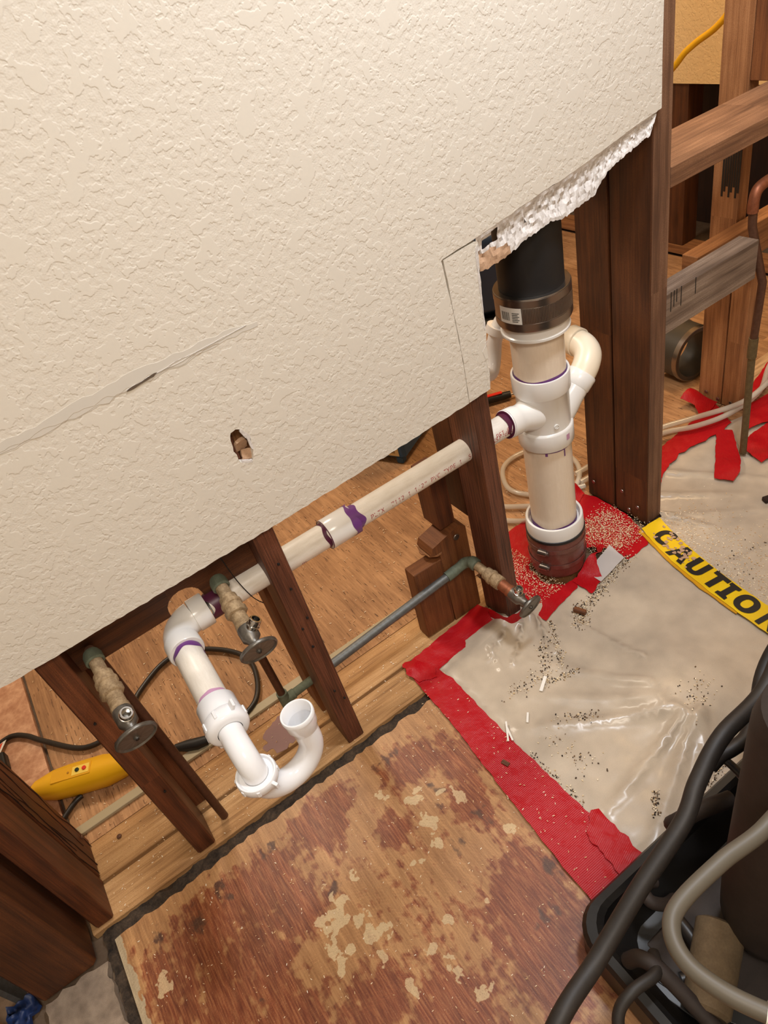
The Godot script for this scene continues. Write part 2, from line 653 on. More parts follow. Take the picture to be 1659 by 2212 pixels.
func make_materials() -> void:
	var t_dark := wood_tex(11, C(46, 26, 15), C(98, 60, 37), C(140, 92, 60))
	var t_mid := wood_tex(14, C(84, 50, 27), C(146, 98, 60), C(190, 140, 96))
	var t_pale := wood_tex(17, C(118, 86, 54), C(184, 148, 106), C(222, 192, 152))
	var t_grey := wood_tex(19, C(70, 54, 42), C(124, 104, 88), C(176, 158, 140))
	var t_lines := wood_tex(23, C(42, 22, 14), C(96, 56, 38), C(138, 86, 62), 384, 1024, 0.7)
	M.dark = wood(t_dark, C(212, 194, 152), 0.6, 0.05)
	M.red = wood(t_dark, C(255, 232, 214), 0.5, 0.05)
	M.lines = wood(t_lines, Color(1, 1, 1), 0.55, 0.12, 6.0, 0.7)
	M.black_wood = wood(t_dark, C(120, 105, 100), 0.7, 0.05)
	M.brown = wood(t_dark, C(255, 225, 185), 0.6, 0.05)
	M.mid = wood(t_mid, Color(1, 1, 1), 0.65, 0.05)
	M.mid_dark = wood(t_mid, C(200, 178, 150), 0.65, 0.06)
	M.pale = wood(t_pale, Color(1, 1, 1), 0.75, 0.05)
	M.plate = wood(t_pale, C(246, 233, 214), 0.8, 0.08)
	M.grey_wood = wood(t_grey, Color(1, 1, 1), 0.8, 0.1)
	M.lit_stud_face = wood(t_grey, C(225, 190, 165), 0.7, 0.06)
	M.wall = mat(C(222, 216, 204), 0.55)
	M.wall.heightmap_enabled = true
	M.wall.heightmap_texture = wall_relief()
	M.wall.heightmap_scale = 0.09
	M.wall.uv1_scale = Vector3(1 / 1.7, 1 / 1.162, 1)
	M.wall.uv1_offset = Vector3(0.45 / 1.7, -0.66 / 1.162, 0)
	M.wall_far = mat(C(226, 194, 142), 0.6)
	M.wall_far.heightmap_enabled = true
	M.wall_far.heightmap_texture = M.wall.heightmap_texture
	M.wall_far.heightmap_scale = 0.12
	M.wall_far.uv1_scale = Vector3(0.6, 0.87, 1)
	M.plain = mat(C(214, 206, 190), 0.7)
	M.ceiling = mat(C(232, 228, 218), 0.8)
	var t_gyp := chip_tex(71, C(176, 168, 160), C(252, 250, 250), 0.09)
	M.gypsum = textured(mat(Color(1, 1, 1), 0.9), t_gyp, 5.0, 0.25)
	M.paper = textured(mat(C(214, 178, 146), 0.9), t_gyp, 9.0, 0.05)
	M.board_core = textured(mat(C(226, 220, 212), 0.9), t_gyp, 9.0, 0.05)
	M.floor = textured(mat(Color(1, 1, 1), 0.45), bath_floor_tex(), 1.0, 0.05)
	M.back_floor = textured(mat(Color(1, 1, 1), 0.7), back_floor_tex(), 0.8, 0.06)
	M.osb = textured(mat(Color(1, 1, 1), 0.75), chip_tex(75, C(150, 96, 66), C(240, 198, 164), 0.06), 2.2, 0.08)
	M.debris = textured(mat(Color(1, 1, 1), 0.95), chip_tex(77, C(12, 9, 8), C(104, 84, 64), 0.12), 3.0, 0.5)
	M.mortar = textured(mat(Color(1, 1, 1), 0.85), chip_tex(79, C(92, 78, 66), C(176, 158, 138), 0.03), 3.0, 0.25)
	M.sub = textured(mat(C(130, 110, 90), 0.9), t_gyp, 2.0)
	M.pvc = mat(C(236, 234, 230), 0.22)
	M.pvc_old = textured(mat(C(250, 246, 240), 0.35), wood_tex(81, C(226, 220, 210), C(242, 239, 233), C(255, 253, 250), 256, 512), 3.0)
	M.pvc_cream = textured(mat(C(244, 232, 216), 0.35), wood_tex(83, C(238, 231, 223), C(245, 240, 234), C(255, 252, 248), 256, 512), 3.0)
	M.pvc_tan = mat(C(240, 226, 202), 0.35)
	M.trap = mat(C(240, 241, 244), 0.12)
	M.purple = mat(C(112, 62, 130), 0.35)
	M.primer_dark = mat(C(84, 30, 58), 0.4)
	M.primer_pink = mat(C(196, 148, 182), 0.5)
	M.ink = mat(C(172, 44, 52), 0.6)
	M.rubber = mat(C(24, 23, 24), 0.55)
	M.rubber_grey = mat(C(66, 62, 56), 0.45)
	M.cord = mat(C(34, 29, 26), 0.4)
	M.hose = textured(mat(C(44, 39, 35), 0.55), t_gyp, 12.0, 0.02)
	M.steel = mat(C(150, 142, 136), 0.28, 0.95)
	M.chrome = mat(C(200, 198, 194), 0.16, 1.0)
	M.wheel = textured(mat(C(136, 134, 128), 0.4, 0.75), t_gyp, 14.0, 0.03)
	M.brass = textured(mat(C(214, 198, 172), 0.65, 0.2), chip_tex(85, C(118, 98, 78), C(244, 234, 214), 0.05), 9.0, 0.12)
	M.verdigris = textured(mat(C(120, 132, 114), 0.7, 0.2), t_gyp, 12.0, 0.1)
	M.galv = textured(mat(C(120, 124, 124), 0.5, 0.45), t_gyp, 10.0, 0.04)
	M.copper = textured(mat(C(112, 78, 60), 0.5, 0.5), t_gyp, 12.0, 0.03)
	M.copper_bright = textured(mat(C(176, 110, 78), 0.5, 0.6), t_gyp, 12.0, 0.05)
	M.patina = textured(mat(C(122, 104, 70), 0.6, 0.3), t_gyp, 12.0, 0.03)
	M.tape = mat(C(172, 14, 24), 0.38)
	M.tape.metallic_specular = 0.35
	M.tape.heightmap_enabled = true
	M.tape.heightmap_texture = rib_tex()
	M.tape.heightmap_scale = 0.06
	M.tape.uv1_scale = Vector3(9, 9, 1)
	M.tape_back = mat(C(196, 190, 186), 0.5)
	M.plastic = textured(mat(C(226, 217, 204), 0.28), chip_tex(87, C(196, 188, 178), C(236, 228, 216), 0.02, 1024, FastNoiseLite.TYPE_SIMPLEX_SMOOTH), 0.9)
	M.plastic.transparency = BaseMaterial3D.TRANSPARENCY_ALPHA
	M.plastic.albedo_color.a = 0.92
	M.clear = mat(C(216, 210, 198), 0.15)
	M.clear.transparency = BaseMaterial3D.TRANSPARENCY_ALPHA
	M.clear.albedo_color.a = 0.5
	M.grey_tube = mat(C(86, 79, 67), 0.5)
	M.yellow = mat(C(232, 176, 20), 0.4)
	M.caution = textured(mat(C(238, 204, 26), 0.35), chip_tex(89, C(232, 214, 190), C(255, 255, 255), 0.02, 256, FastNoiseLite.TYPE_SIMPLEX_SMOOTH), 2.0)
	M.black = mat(C(22, 21, 20), 0.5)
	M.white = mat(C(232, 228, 220), 0.6)
	M.orange = mat(C(214, 74, 40), 0.6)
	M.green_button = mat(C(18, 40, 24), 0.4)
	M.red_button = mat(C(216, 44, 28), 0.4)
	M.navy = mat(C(34, 76, 112), 0.4)
	M.bag = mat(C(34, 52, 76), 0.35)
	M.tan = mat(C(206, 178, 128), 0.7)
	M.machine = textured(mat(C(52, 42, 37), 0.7), t_gyp, 4.0, 0.02)
	M.machine_black = textured(mat(C(26, 25, 25), 0.4), t_gyp, 6.0, 0.03)
	M.cardboard = textured(mat(C(112, 95, 70), 0.85), t_gyp, 5.0, 0.03)
	M.lamp_glow = mat(C(255, 250, 240), 0.5)
	M.lamp_glow.emission_enabled = true
	M.lamp_glow.emission = C(255, 244, 226)
	M.lamp_glow.emission_energy_multiplier = 2.0

func lamp(called: String, label: String, at: Vector3, size: Vector2, col: Color, energy: float) -> void:
	var t := thing(called, label, "lamp", at)
	var hb := MB.new()
	box(hb, at + Vector3(-size.x / 2 - 0.02, -0.03, -size.y / 2 - 0.02), at + Vector3(size.x / 2 + 0.02, 0.0, size.y / 2 + 0.02), 0.004)
	part(t, "housing", hb, M.white)
	var gb := MB.new()
	box(gb, at + Vector3(-size.x / 2, -0.04, -size.y / 2), at + Vector3(size.x / 2, -0.03, size.y / 2), 0.003)
	part(t, "diffuser", gb, M.lamp_glow)
	var l := AreaLight3D.new()
	l.name = "lamp_light"
	l.area_size = size
	l.light_color = col
	l.light_energy = energy
	l.area_range = 12.0
	l.area_attenuation = 2.0
	l.shadow_enabled = true
	t.add_child(l)
	l.position = Vector3(0, -0.05, 0)
	l.rotation_degrees = Vector3(-90, 0, 0)

func stud(called: String, label: String, lo: Vector3, hi: Vector3, m: Material, group := "", ch := 0.002, grain := 1) -> Node3D:
	var b := MB.new()
	box(b, lo, hi, ch, grain)
	var t := thing(called, label, "stud" if grain == 1 else "board", Vector3((lo.x + hi.x) / 2, lo.y, (lo.z + hi.z) / 2), group)
	part(t, "timber", b, m)
	return t

func nail(t: Node3D, at: Vector3, dir: Vector3, r := 0.004, m: Material = null) -> void:
	var b := MB.new()
	lathe(b, [Vector2(0, 0.0015), Vector2(0.003, 0.0015), Vector2(0.003, r), Vector2(0.0045, r * 0.9), Vector2(0.005, 0)], at, dir, 10)
	part(t, "nail_head", b, m if m else M.steel)

func _ready() -> void:
	rng.seed = 7
	nz.seed = 3
	nz.frequency = 0.03
	nz.fractal_octaves = 3
	soft.seed = 21
	soft.frequency = 0.02
	soft.fractal_octaves = 1
	# ---- camera, light, exposure ----
	var cam := Camera3D.new()
	cam.name = "camera"
	add_child(cam)
	cam.position = Vector3(0, 1.46, 1.0)
	cam.rotation_degrees = Vector3(-39.319, -23.324, -16.828)
	cam.fov = 71.57
	cam.near = 0.02
	cam.current = true
	var env := Environment.new()
	env.background_mode = Environment.BG_COLOR
	env.background_color = Color(0.02, 0.02, 0.02)
	env.tonemap_mode = Environment.TONE_MAPPER_LINEAR
	env.tonemap_exposure = 0.95
	env.sdfgi_enabled = true
	env.ssao_enabled = true
	env.ssil_enabled = true
	var we := WorldEnvironment.new()
	we.name = "environment"
	we.environment = env
	add_child(we)
	make_materials()
	lamp("ceiling_light", "bright square ceiling light over the cut wallboard", Vector3(0.95, 2.44, 0.50), Vector2(0.2, 0.2), C(240, 246, 255), 2.6)
	lamp("ceiling_light", "warm ceiling light above the open right bay", Vector3(2.1, 2.44, -0.55), Vector2(0.4, 0.4), C(255, 214, 160), 2.4)
	lamp("ceiling_light", "ceiling light of the room behind the studs", Vector3(0.25, 2.44, -1.3), Vector2(0.4, 0.4), C(255, 240, 220), 3.0)
	lamp("ceiling_light", "unseen fill panel added to brighten the wall, farther back in the bathroom", Vector3(0.0, 2.44, 1.5), Vector2(0.5, 0.5), C(255, 244, 230), 2.8)  # added frontal fill with no known fixture, brightens the lower wall
	build_shell()
	build_wallboard()
	build_framing()
	build_drain()
	build_trap()
	build_supply()
	build_stack()
	build_floor_covering()
	build_right_bay()
	build_other_room()
	build_left_corner()
	build_machine()
	build_litter()

func build_shell() -> void:
	var b := MB.new()
	# bathroom plywood
	var f := func(_p: Vector2) -> float: return 0.0
	var edge := ragged([Vector2(-0.446, 0.044), Vector2(0.45, 0.034)], 0.014, 0.005, 3.0, false)
	var pl := [Vector2(-0.44, 0.95)] + edge + [Vector2(0.52, 0.95)]
	var tri := Geometry2D.triangulate_polygon(PackedVector2Array(pl))
	for i in range(0, tri.size(), 3):
		var p := []
		for j in 3:
			p.append(pl[tri[i + j]])
		b.tri(Vector3(p[0].x, 0, p[0].y), Vector3(p[1].x, 0, p[1].y), Vector3(p[2].x, 0, p[2].y), Vector3.UP, Vector3.UP, Vector3.UP,
			Vector2(p[0].x + 0.47, p[0].y - 0.03), Vector2(p[1].x + 0.47, p[1].y - 0.03), Vector2(p[2].x + 0.47, p[2].y - 0.03))
	for i in pl.size():
		var q: Vector2 = pl[i]
		var r: Vector2 = pl[(i + 1) % pl.size()]
		b.flat(Vector3(q.x, 0, q.y), Vector3(r.x, 0, r.y), Vector3(r.x, -0.02, r.y), Vector3(q.x, -0.02, q.y), Vector3(r.y - q.y, 0, q.x - r.x))
	struct("floor", b, M.floor, "stained plywood bathroom floor with flaked glue", "floor")
	var c := MB.new()
	box(c, Vector3(-1.3, -0.1, -2.8), Vector3(3.1, -0.022, 2.5), 0.0, 0)
	struct("floor_subfloor", c, M.sub)
	# floor further back in the bathroom
	var c2 := MB.new()
	box(c2, Vector3(-0.44, -0.02, 0.952), Vector3(0.52, 0.0, 2.4), 0.0, 2)
	box(c2, Vector3(0.522, -0.02, 0.05), Vector3(2.9, -0.002, 2.4), 0.0, 2)
	struct("floor_beyond", c2, M.mid)
	# other room
	var d := MB.new()
	box(d, Vector3(-0.464, -0.02, -2.7), Vector3(1.9, -0.004, -0.205), 0.001, 0)
	struct("floor_behind", d, M.back_floor, "rough brown plywood floor behind the studs", "floor")
	var d2 := MB.new()
	box(d2, Vector3(1.902, -0.02, -2.7), Vector3(2.62, -0.004, -0.02), 0.001, 0)
	box(d2, Vector3(1.25, -0.02, -0.203), Vector3(1.9, -0.0045, -0.02), 0.001, 0)
	struct("floor_right", d2, M.back_floor)
	var e := MB.new()
	box(e, Vector3(-1.25, -0.02, -2.7), Vector3(-0.474, -0.003, -0.14), 0.001, 0)
	struct("floor_left", e, M.osb, "pinkish particle board floor left of the seam", "floor")
	var w := MB.new()
	box(w, Vector3(-1.3, 2.44, -2.8), Vector3(3.1, 2.52, 2.5), 0.0)
	struct("ceiling", w, M.ceiling)
	w = MB.new()
	box(w, Vector3(-1.3, -0.02, 2.4), Vector3(3.1, 2.44, 2.5), 0.0)
	struct("wall_back", w, M.plain)
	w = MB.new()
	box(w, Vector3(-1.3, -0.02, -2.8), Vector3(3.1, 2.44, -2.7), 0.0)
	struct("wall_far", w, M.plain)
	w = MB.new()
	box(w, Vector3(-1.3, -0.02, -2.7), Vector3(-1.2, 2.44, 2.4), 0.0)
	struct("wall_left", w, M.plain)
	w = MB.new()
	box(w, Vector3(3.0, -0.02, -2.7), Vector3(3.1, 2.44, 2.4), 0.0)
	struct("wall_outer", w, M.black_wood)
	# far right wall, its board cut away below
	w = MB.new()
	w.flat(Vector3(2.62, 0.685, -2.7), Vector3(2.62, 0.685, 2.4), Vector3(2.62, 2.44, 2.4), Vector3(2.62, 2.44, -2.7), Vector3.LEFT)
	w.flat(Vector3(2.633, 0.685, -2.7), Vector3(2.633, 0.685, 2.4), Vector3(2.633, 2.44, 2.4), Vector3(2.633, 2.44, -2.7), Vector3.RIGHT)
	w.flat(Vector3(2.62, 0.685, -2.7), Vector3(2.62, 0.685, 2.4), Vector3(2.633, 0.685, 2.4), Vector3(2.633, 0.685, -2.7), Vector3.DOWN)
	struct("wall_right", w, M.wall_far, "yellow textured wallboard cut off above the dark cavity", "wall")
	# unseen board on the other room's side, added to block light above the opening
	w = MB.new()
	box(w, Vector3(-1.2, 1.0, -0.24), Vector3(1.2, 2.44, -0.226), 0.0)
	struct("wall_rear_light_block", w, M.plain)
	w = MB.new()
	box(w, Vector3(-1.2, 0.0, 0.02), Vector3(-0.8, 2.44, 0.12), 0.0)
	struct("wall_side", w, M.black_wood)

func build_wallboard() -> void:
	var t := 0.013
	var bot := ragged([Vector2(-0.47, 0.692), Vector2(0.221, 0.690)], 0.006, 0.0012, 1.0, false)
	var left := [Vector2(-0.47, 2.44)] + bot + [Vector2(0.221, 0.829)] + ragged([Vector2(0.221, 0.829), Vector2(0.209, 0.838), Vector2(0.204, 0.862), Vector2(0.206, 0.882), Vector2(0.212, 0.894), Vector2(0.221, 0.896)], 0.004, 0.002, 7.0, false) + [Vector2(0.221, 2.44)]
	var bot2 := ragged([Vector2(0.221, 0.690), Vector2(0.48, 0.696), Vector2(0.6655, 0.702)], 0.006, 0.0012, 1.0, false)
	var cut := ragged([Vector2(0.6655, 0.702), Vector2(0.668, 0.785), Vector2(0.667, 0.852), Vector2(0.6645, 0.917), Vector2(0.662, 0.96), Vector2(0.660, 0.992)], 0.006, 0.0006, 2.0, false)
	var tear := ragged([Vector2(0.664, 0.9935), Vector2(0.742, 1.001), Vector2(0.753, 1.003), Vector2(0.825, 1.012), Vector2(0.892, 1.021), Vector2(0.939, 1.025), Vector2(1.009, 1.035), Vector2(1.081, 1.047), Vector2(1.146, 1.058), Vector2(1.186, 1.061)], 0.005, 0.0008, 4.0, false)
	var hole2 := ragged([Vector2(0.221, 0.896), Vector2(0.229, 0.893), Vector2(0.238, 0.871), Vector2(0.2355, 0.846), Vector2(0.2275, 0.830), Vector2(0.221, 0.829)], 0.004, 0.002, 8.0, false)
	var right := bot2 + cut + tear + [Vector2(1.19, 1.063), Vector2(1.2, 1.064), Vector2(1.199, 1.15), Vector2(1.201, 1.3), Vector2(1.2, 2.44), Vector2(0.221, 2.44)] + hole2
	var b := MB.new()
	var ids_ok := true
	for poly in [left, right]:
		if Geometry2D.triangulate_polygon(PackedVector2Array(poly)).is_empty():
			ids_ok = false
			push_error("wallboard outline")
		prism(b, poly, Vector3(0, 0, t), Vector3.RIGHT, Vector3.UP, t - 0.0005)
	var w := struct("wall_front", b, M.wall, "off-white knockdown textured wallboard with cut and torn lower edge", "wall")
	# loose rectangle between the saw cuts
	var piece := ragged([Vector2(0.6675, 0.703), Vector2(0.721, 0.705)], 0.006, 0.0012, 1.0, false) + ragged([Vector2(0.721, 0.705), Vector2(0.727, 0.775), Vector2(0.731, 0.842), Vector2(0.732, 0.896), Vector2(0.736, 0.947), Vector2(0.740, 0.985)], 0.006, 0.0014, 5.0, false) + [Vector2(0.741, 0.993)] + ragged([Vector2(0.735, 0.9955), Vector2(0.6645, 0.991)], 0.006, 0.0004, 6.0, false) + ragged([Vector2(0.665, 0.985), Vector2(0.6655, 0.96), Vector2(0.667, 0.917), Vector2(0.6685, 0.852), Vector2(0.6695, 0.785), Vector2(0.6675, 0.71)], 0.006, 0.0006, 2.0, false)
	b = MB.new()
	prism(b, piece, Vector3(0, 0, t - 0.0004), Vector3.RIGHT, Vector3.UP, t - 0.001)
	part(w, "cut_panel", b, M.wall)
	# bare white paper where the paint tore off
	b = MB.new()
	prism(b, ragged([Vector2(0.716, 0.706), Vector2(0.7205, 0.706), Vector2(0.727, 0.775), Vector2(0.7295, 0.81), Vector2(0.724, 0.80), Vector2(0.715, 0.79), Vector2(0.7195, 0.77), Vector2(0.717, 0.74)], 0.005, 0.002, 9.0), Vector3(0, 0, t + 0.0004), Vector3.RIGHT, Vector3.UP, 0.0006)
	prism(b, ragged([Vector2(0.728, 0.83), Vector2(0.731, 0.842), Vector2(0.735, 0.947), Vector2(0.7395, 0.99), Vector2(0.733, 0.985), Vector2(0.731, 0.94), Vector2(0.729, 0.88)], 0.005, 0.001, 10.0), Vector3(0, 0, t + 0.0003), Vector3.RIGHT, Vector3.UP, 0.0006)
	part(w, "torn_paper", b, M.gypsum)
	# old splash-back line: smooth filler with a dirty split
	b = MB.new()
	prism(b, ragged([Vector2(-0.47, 1.026), Vector2(-0.1, 1.029), Vector2(0.12, 1.0315), Vector2(0.314, 1.034), Vector2(0.318, 1.041), Vector2(0.29, 1.046), Vector2(0.223, 1.050), Vector2(0.143, 1.053), Vector2(0.02, 1.049), Vector2(-0.1, 1.042), Vector2(-0.47, 1.036)], 0.012, 0.003, 11.0), Vector3(0, 0, t + 0.0005), Vector3.RIGHT, Vector3.UP, 0.0009)
	part(w, "filler_strip", b, mat(C(212, 207, 197), 0.7))
	b = MB.new()
	prism(b, ragged([Vector2(-0.47, 1.030), Vector2(0.0, 1.031), Vector2(0.18, 1.034), Vector2(0.25, 1.037), Vector2(0.18, 1.0365), Vector2(0.06, 1.0355), Vector2(-0.02, 1.034), Vector2(-0.47, 1.037)], 0.007, 0.0035, 13.0), Vector3(0, 0, t + 0.0008), Vector3.RIGHT, Vector3.UP, 0.0005)
	part(w, "glue_residue", b, textured(mat(C(170, 140, 108), 0.8), M.gypsum.albedo_texture, 12.0, 0.1))
	b = MB.new()
	prism(b, ragged([Vector2(0.10, 1.034), Vector2(0.27, 1.0405), Vector2(0.30, 1.042), Vector2(0.26, 1.041), Vector2(0.16, 1.038)], 0.006, 0.0012, 15.0), Vector3(0, 0, t + 0.0013), Vector3.RIGHT, Vector3.UP, 0.0010)
	part(w, "filler_ridge", b, M.gypsum)
	b = MB.new()
	prism(b, ragged([Vector2(0.10, 1.0325), Vector2(0.143, 1.0345), Vector2(0.150, 1.038), Vector2(0.146, 1.0385), Vector2(0.12, 1.0345)], 0.005, 0.0012, 19.0), Vector3(0, 0, t + 0.0016), Vector3.RIGHT, Vector3.UP, 0.0006)
	part(w, "split", b, mat(C(96, 82, 68), 0.9))
	b = MB.new()
	prism(b, ragged([Vector2(0.228, 0.894), Vector2(0.2385, 0.872), Vector2(0.236, 0.848), Vector2(0.232, 0.85), Vector2(0.233, 0.872), Vector2(0.226, 0.888)], 0.003, 0.002, 17.0), Vector3(0, 0, t + 0.0002), Vector3.RIGHT, Vector3.UP, 0.004)
	prism(b, ragged([Vector2(0.226, 0.827), Vector2(0.209, 0.836), Vector2(0.211, 0.840), Vector2(0.227, 0.832)], 0.003, 0.002, 18.0), Vector3(0, 0, t + 0.0002), Vector3.RIGHT, Vector3.UP, 0.004)
	part(w, "hole_rim", b, M.gypsum)
	# crumbs of board hanging in the small hole
	b = MB.new()
	b.xf = Transform3D(Basis(Vector3(0, 0, 1), 0.3) * Basis(Vector3.RIGHT, 0.5), Vector3(0.221, 0.862, 0.004))
	prism(b, ragged([Vector2(-0.016, -0.012), Vector2(0.006, -0.018), Vector2(0.012, 0.004), Vector2(-0.004, 0.010)], 0.004, 0.003, 12.0), Vector3.ZERO, Vector3.RIGHT, Vector3.UP, 0.006)
	part(w, "loose_crumb", b, M.paper)
	b = MB.new()
	b.xf = Transform3D(Basis(Vector3(0, 0, 1), -0.2) * Basis(Vector3.RIGHT, -0.4), Vector3(0.226, 0.842, 0.004))
	prism(b, ragged([Vector2(-0.012, -0.010), Vector2(0.010, -0.008), Vector2(0.008, 0.006), Vector2(-0.008, 0.008)], 0.004, 0.003, 14.0), Vector3.ZERO, Vector3.RIGHT, Vector3.UP, 0.006)
	part(w, "loose_crumb", b, M.paper)
	b = MB.new()
	box(b, Vector3(0.19, 0.80, -0.03), Vector3(0.26, 0.93, -0.012), 0.002)
	part(w, "backing_strip", b, M.mid)
	# torn edge: broken core below the front paper
	var up := [Vector2(0.738, 1.001), Vector2(0.753, 1.003), Vector2(0.825, 1.012), Vector2(0.892, 1.021), Vector2(0.939, 1.025), Vector2(1.009, 1.035), Vector2(1.081, 1.047), Vector2(1.146, 1.058), Vector2(1.188, 1.062)]
	var lo := [Vector2(0.738, 0.940), Vector2(0.769, 0.939), Vector2(0.826, 0.947), Vector2(0.833, 0.953), Vector2(0.892, 0.960), Vector2(0.910, 0.964), Vector2(0.933, 0.957), Vector2(0.998, 0.966), Vector2(1.024, 0.971), Vector2(1.039, 0.986), Vector2(1.058, 1.000), Vector2(1.113, 1.015), Vector2(1.172, 1.027), Vector2(1.188, 1.058)]
	var along := func(l: Array, x: float) -> float:
		for i in l.size() - 1:
			if x <= l[i + 1].x:
				return lerpf(l[i].y, l[i + 1].y, clampf((x - l[i].x) / maxf(1e-5, l[i + 1].x - l[i].x), 0, 1))
		return l[-1].y
	b = MB.new()
	var pb := MB.new()
	var cols := 150
	var rows := 10
	var grid := []
	for i in cols + 1:
		var x := lerpf(0.738, 1.188, float(i) / cols)
		var yu: float = along.call(up, x)
		var yl: float = along.call(lo, x) + nz.get_noise_1d(x * 2500) * 0.004
		var col := []
		for j in rows + 1:
			var s := float(j) / rows
			var y := lerpf(yu, yl, minf(s * 1.12, 1.0))
			var z := lerpf(0.0125, 0.006, smoothstep(0.0, 0.3, s)) + 0.006 * smoothstep(0.4, 0.88, s)
			z += nz.get_noise_2d(x * 1900, y * 1900) * 0.006 * sin(PI * minf(s * 1.1, 1.0))
			if s > 0.9:
				z = -0.006
			col.append(Vector3(x + nz.get_noise_2d(x * 1500 + 99, y * 1500) * 0.002, y, z))
		grid.append(col)
	for i in cols:
		for j in rows:
			var a: Vector3 = grid[i][j]
			var q: Vector3 = grid[i + 1][j]
			var r: Vector3 = grid[i + 1][j + 1]
			var s: Vector3 = grid[i][j + 1]
			var mid := (a + r) / 2
			if mid.x > 0.752 and mid.x < 0.788 and mid.y > 0.976 + (mid.x - 0.77) * 0.3 and mid.y < 0.993 + (mid.x - 0.77) * 0.35:
				continue
			var tgt := pb if (mid.x < 0.81 and mid.y < 0.972 - (mid.x - 0.74) * 0.15) or (j >= rows - 1) else b
			var g := (s - a).cross(q - a).normalized()
			if g.z < 0:
				g = -g
			tgt.quad([a, q, r, s], [g, g, g, g], [Vector2(a.x, a.y), Vector2(q.x, q.y), Vector2(r.x, r.y), Vector2(s.x, s.y)])
	part(w, "broken_core", b, M.gypsum)
	part(w, "backing_paper", pb, M.paper)

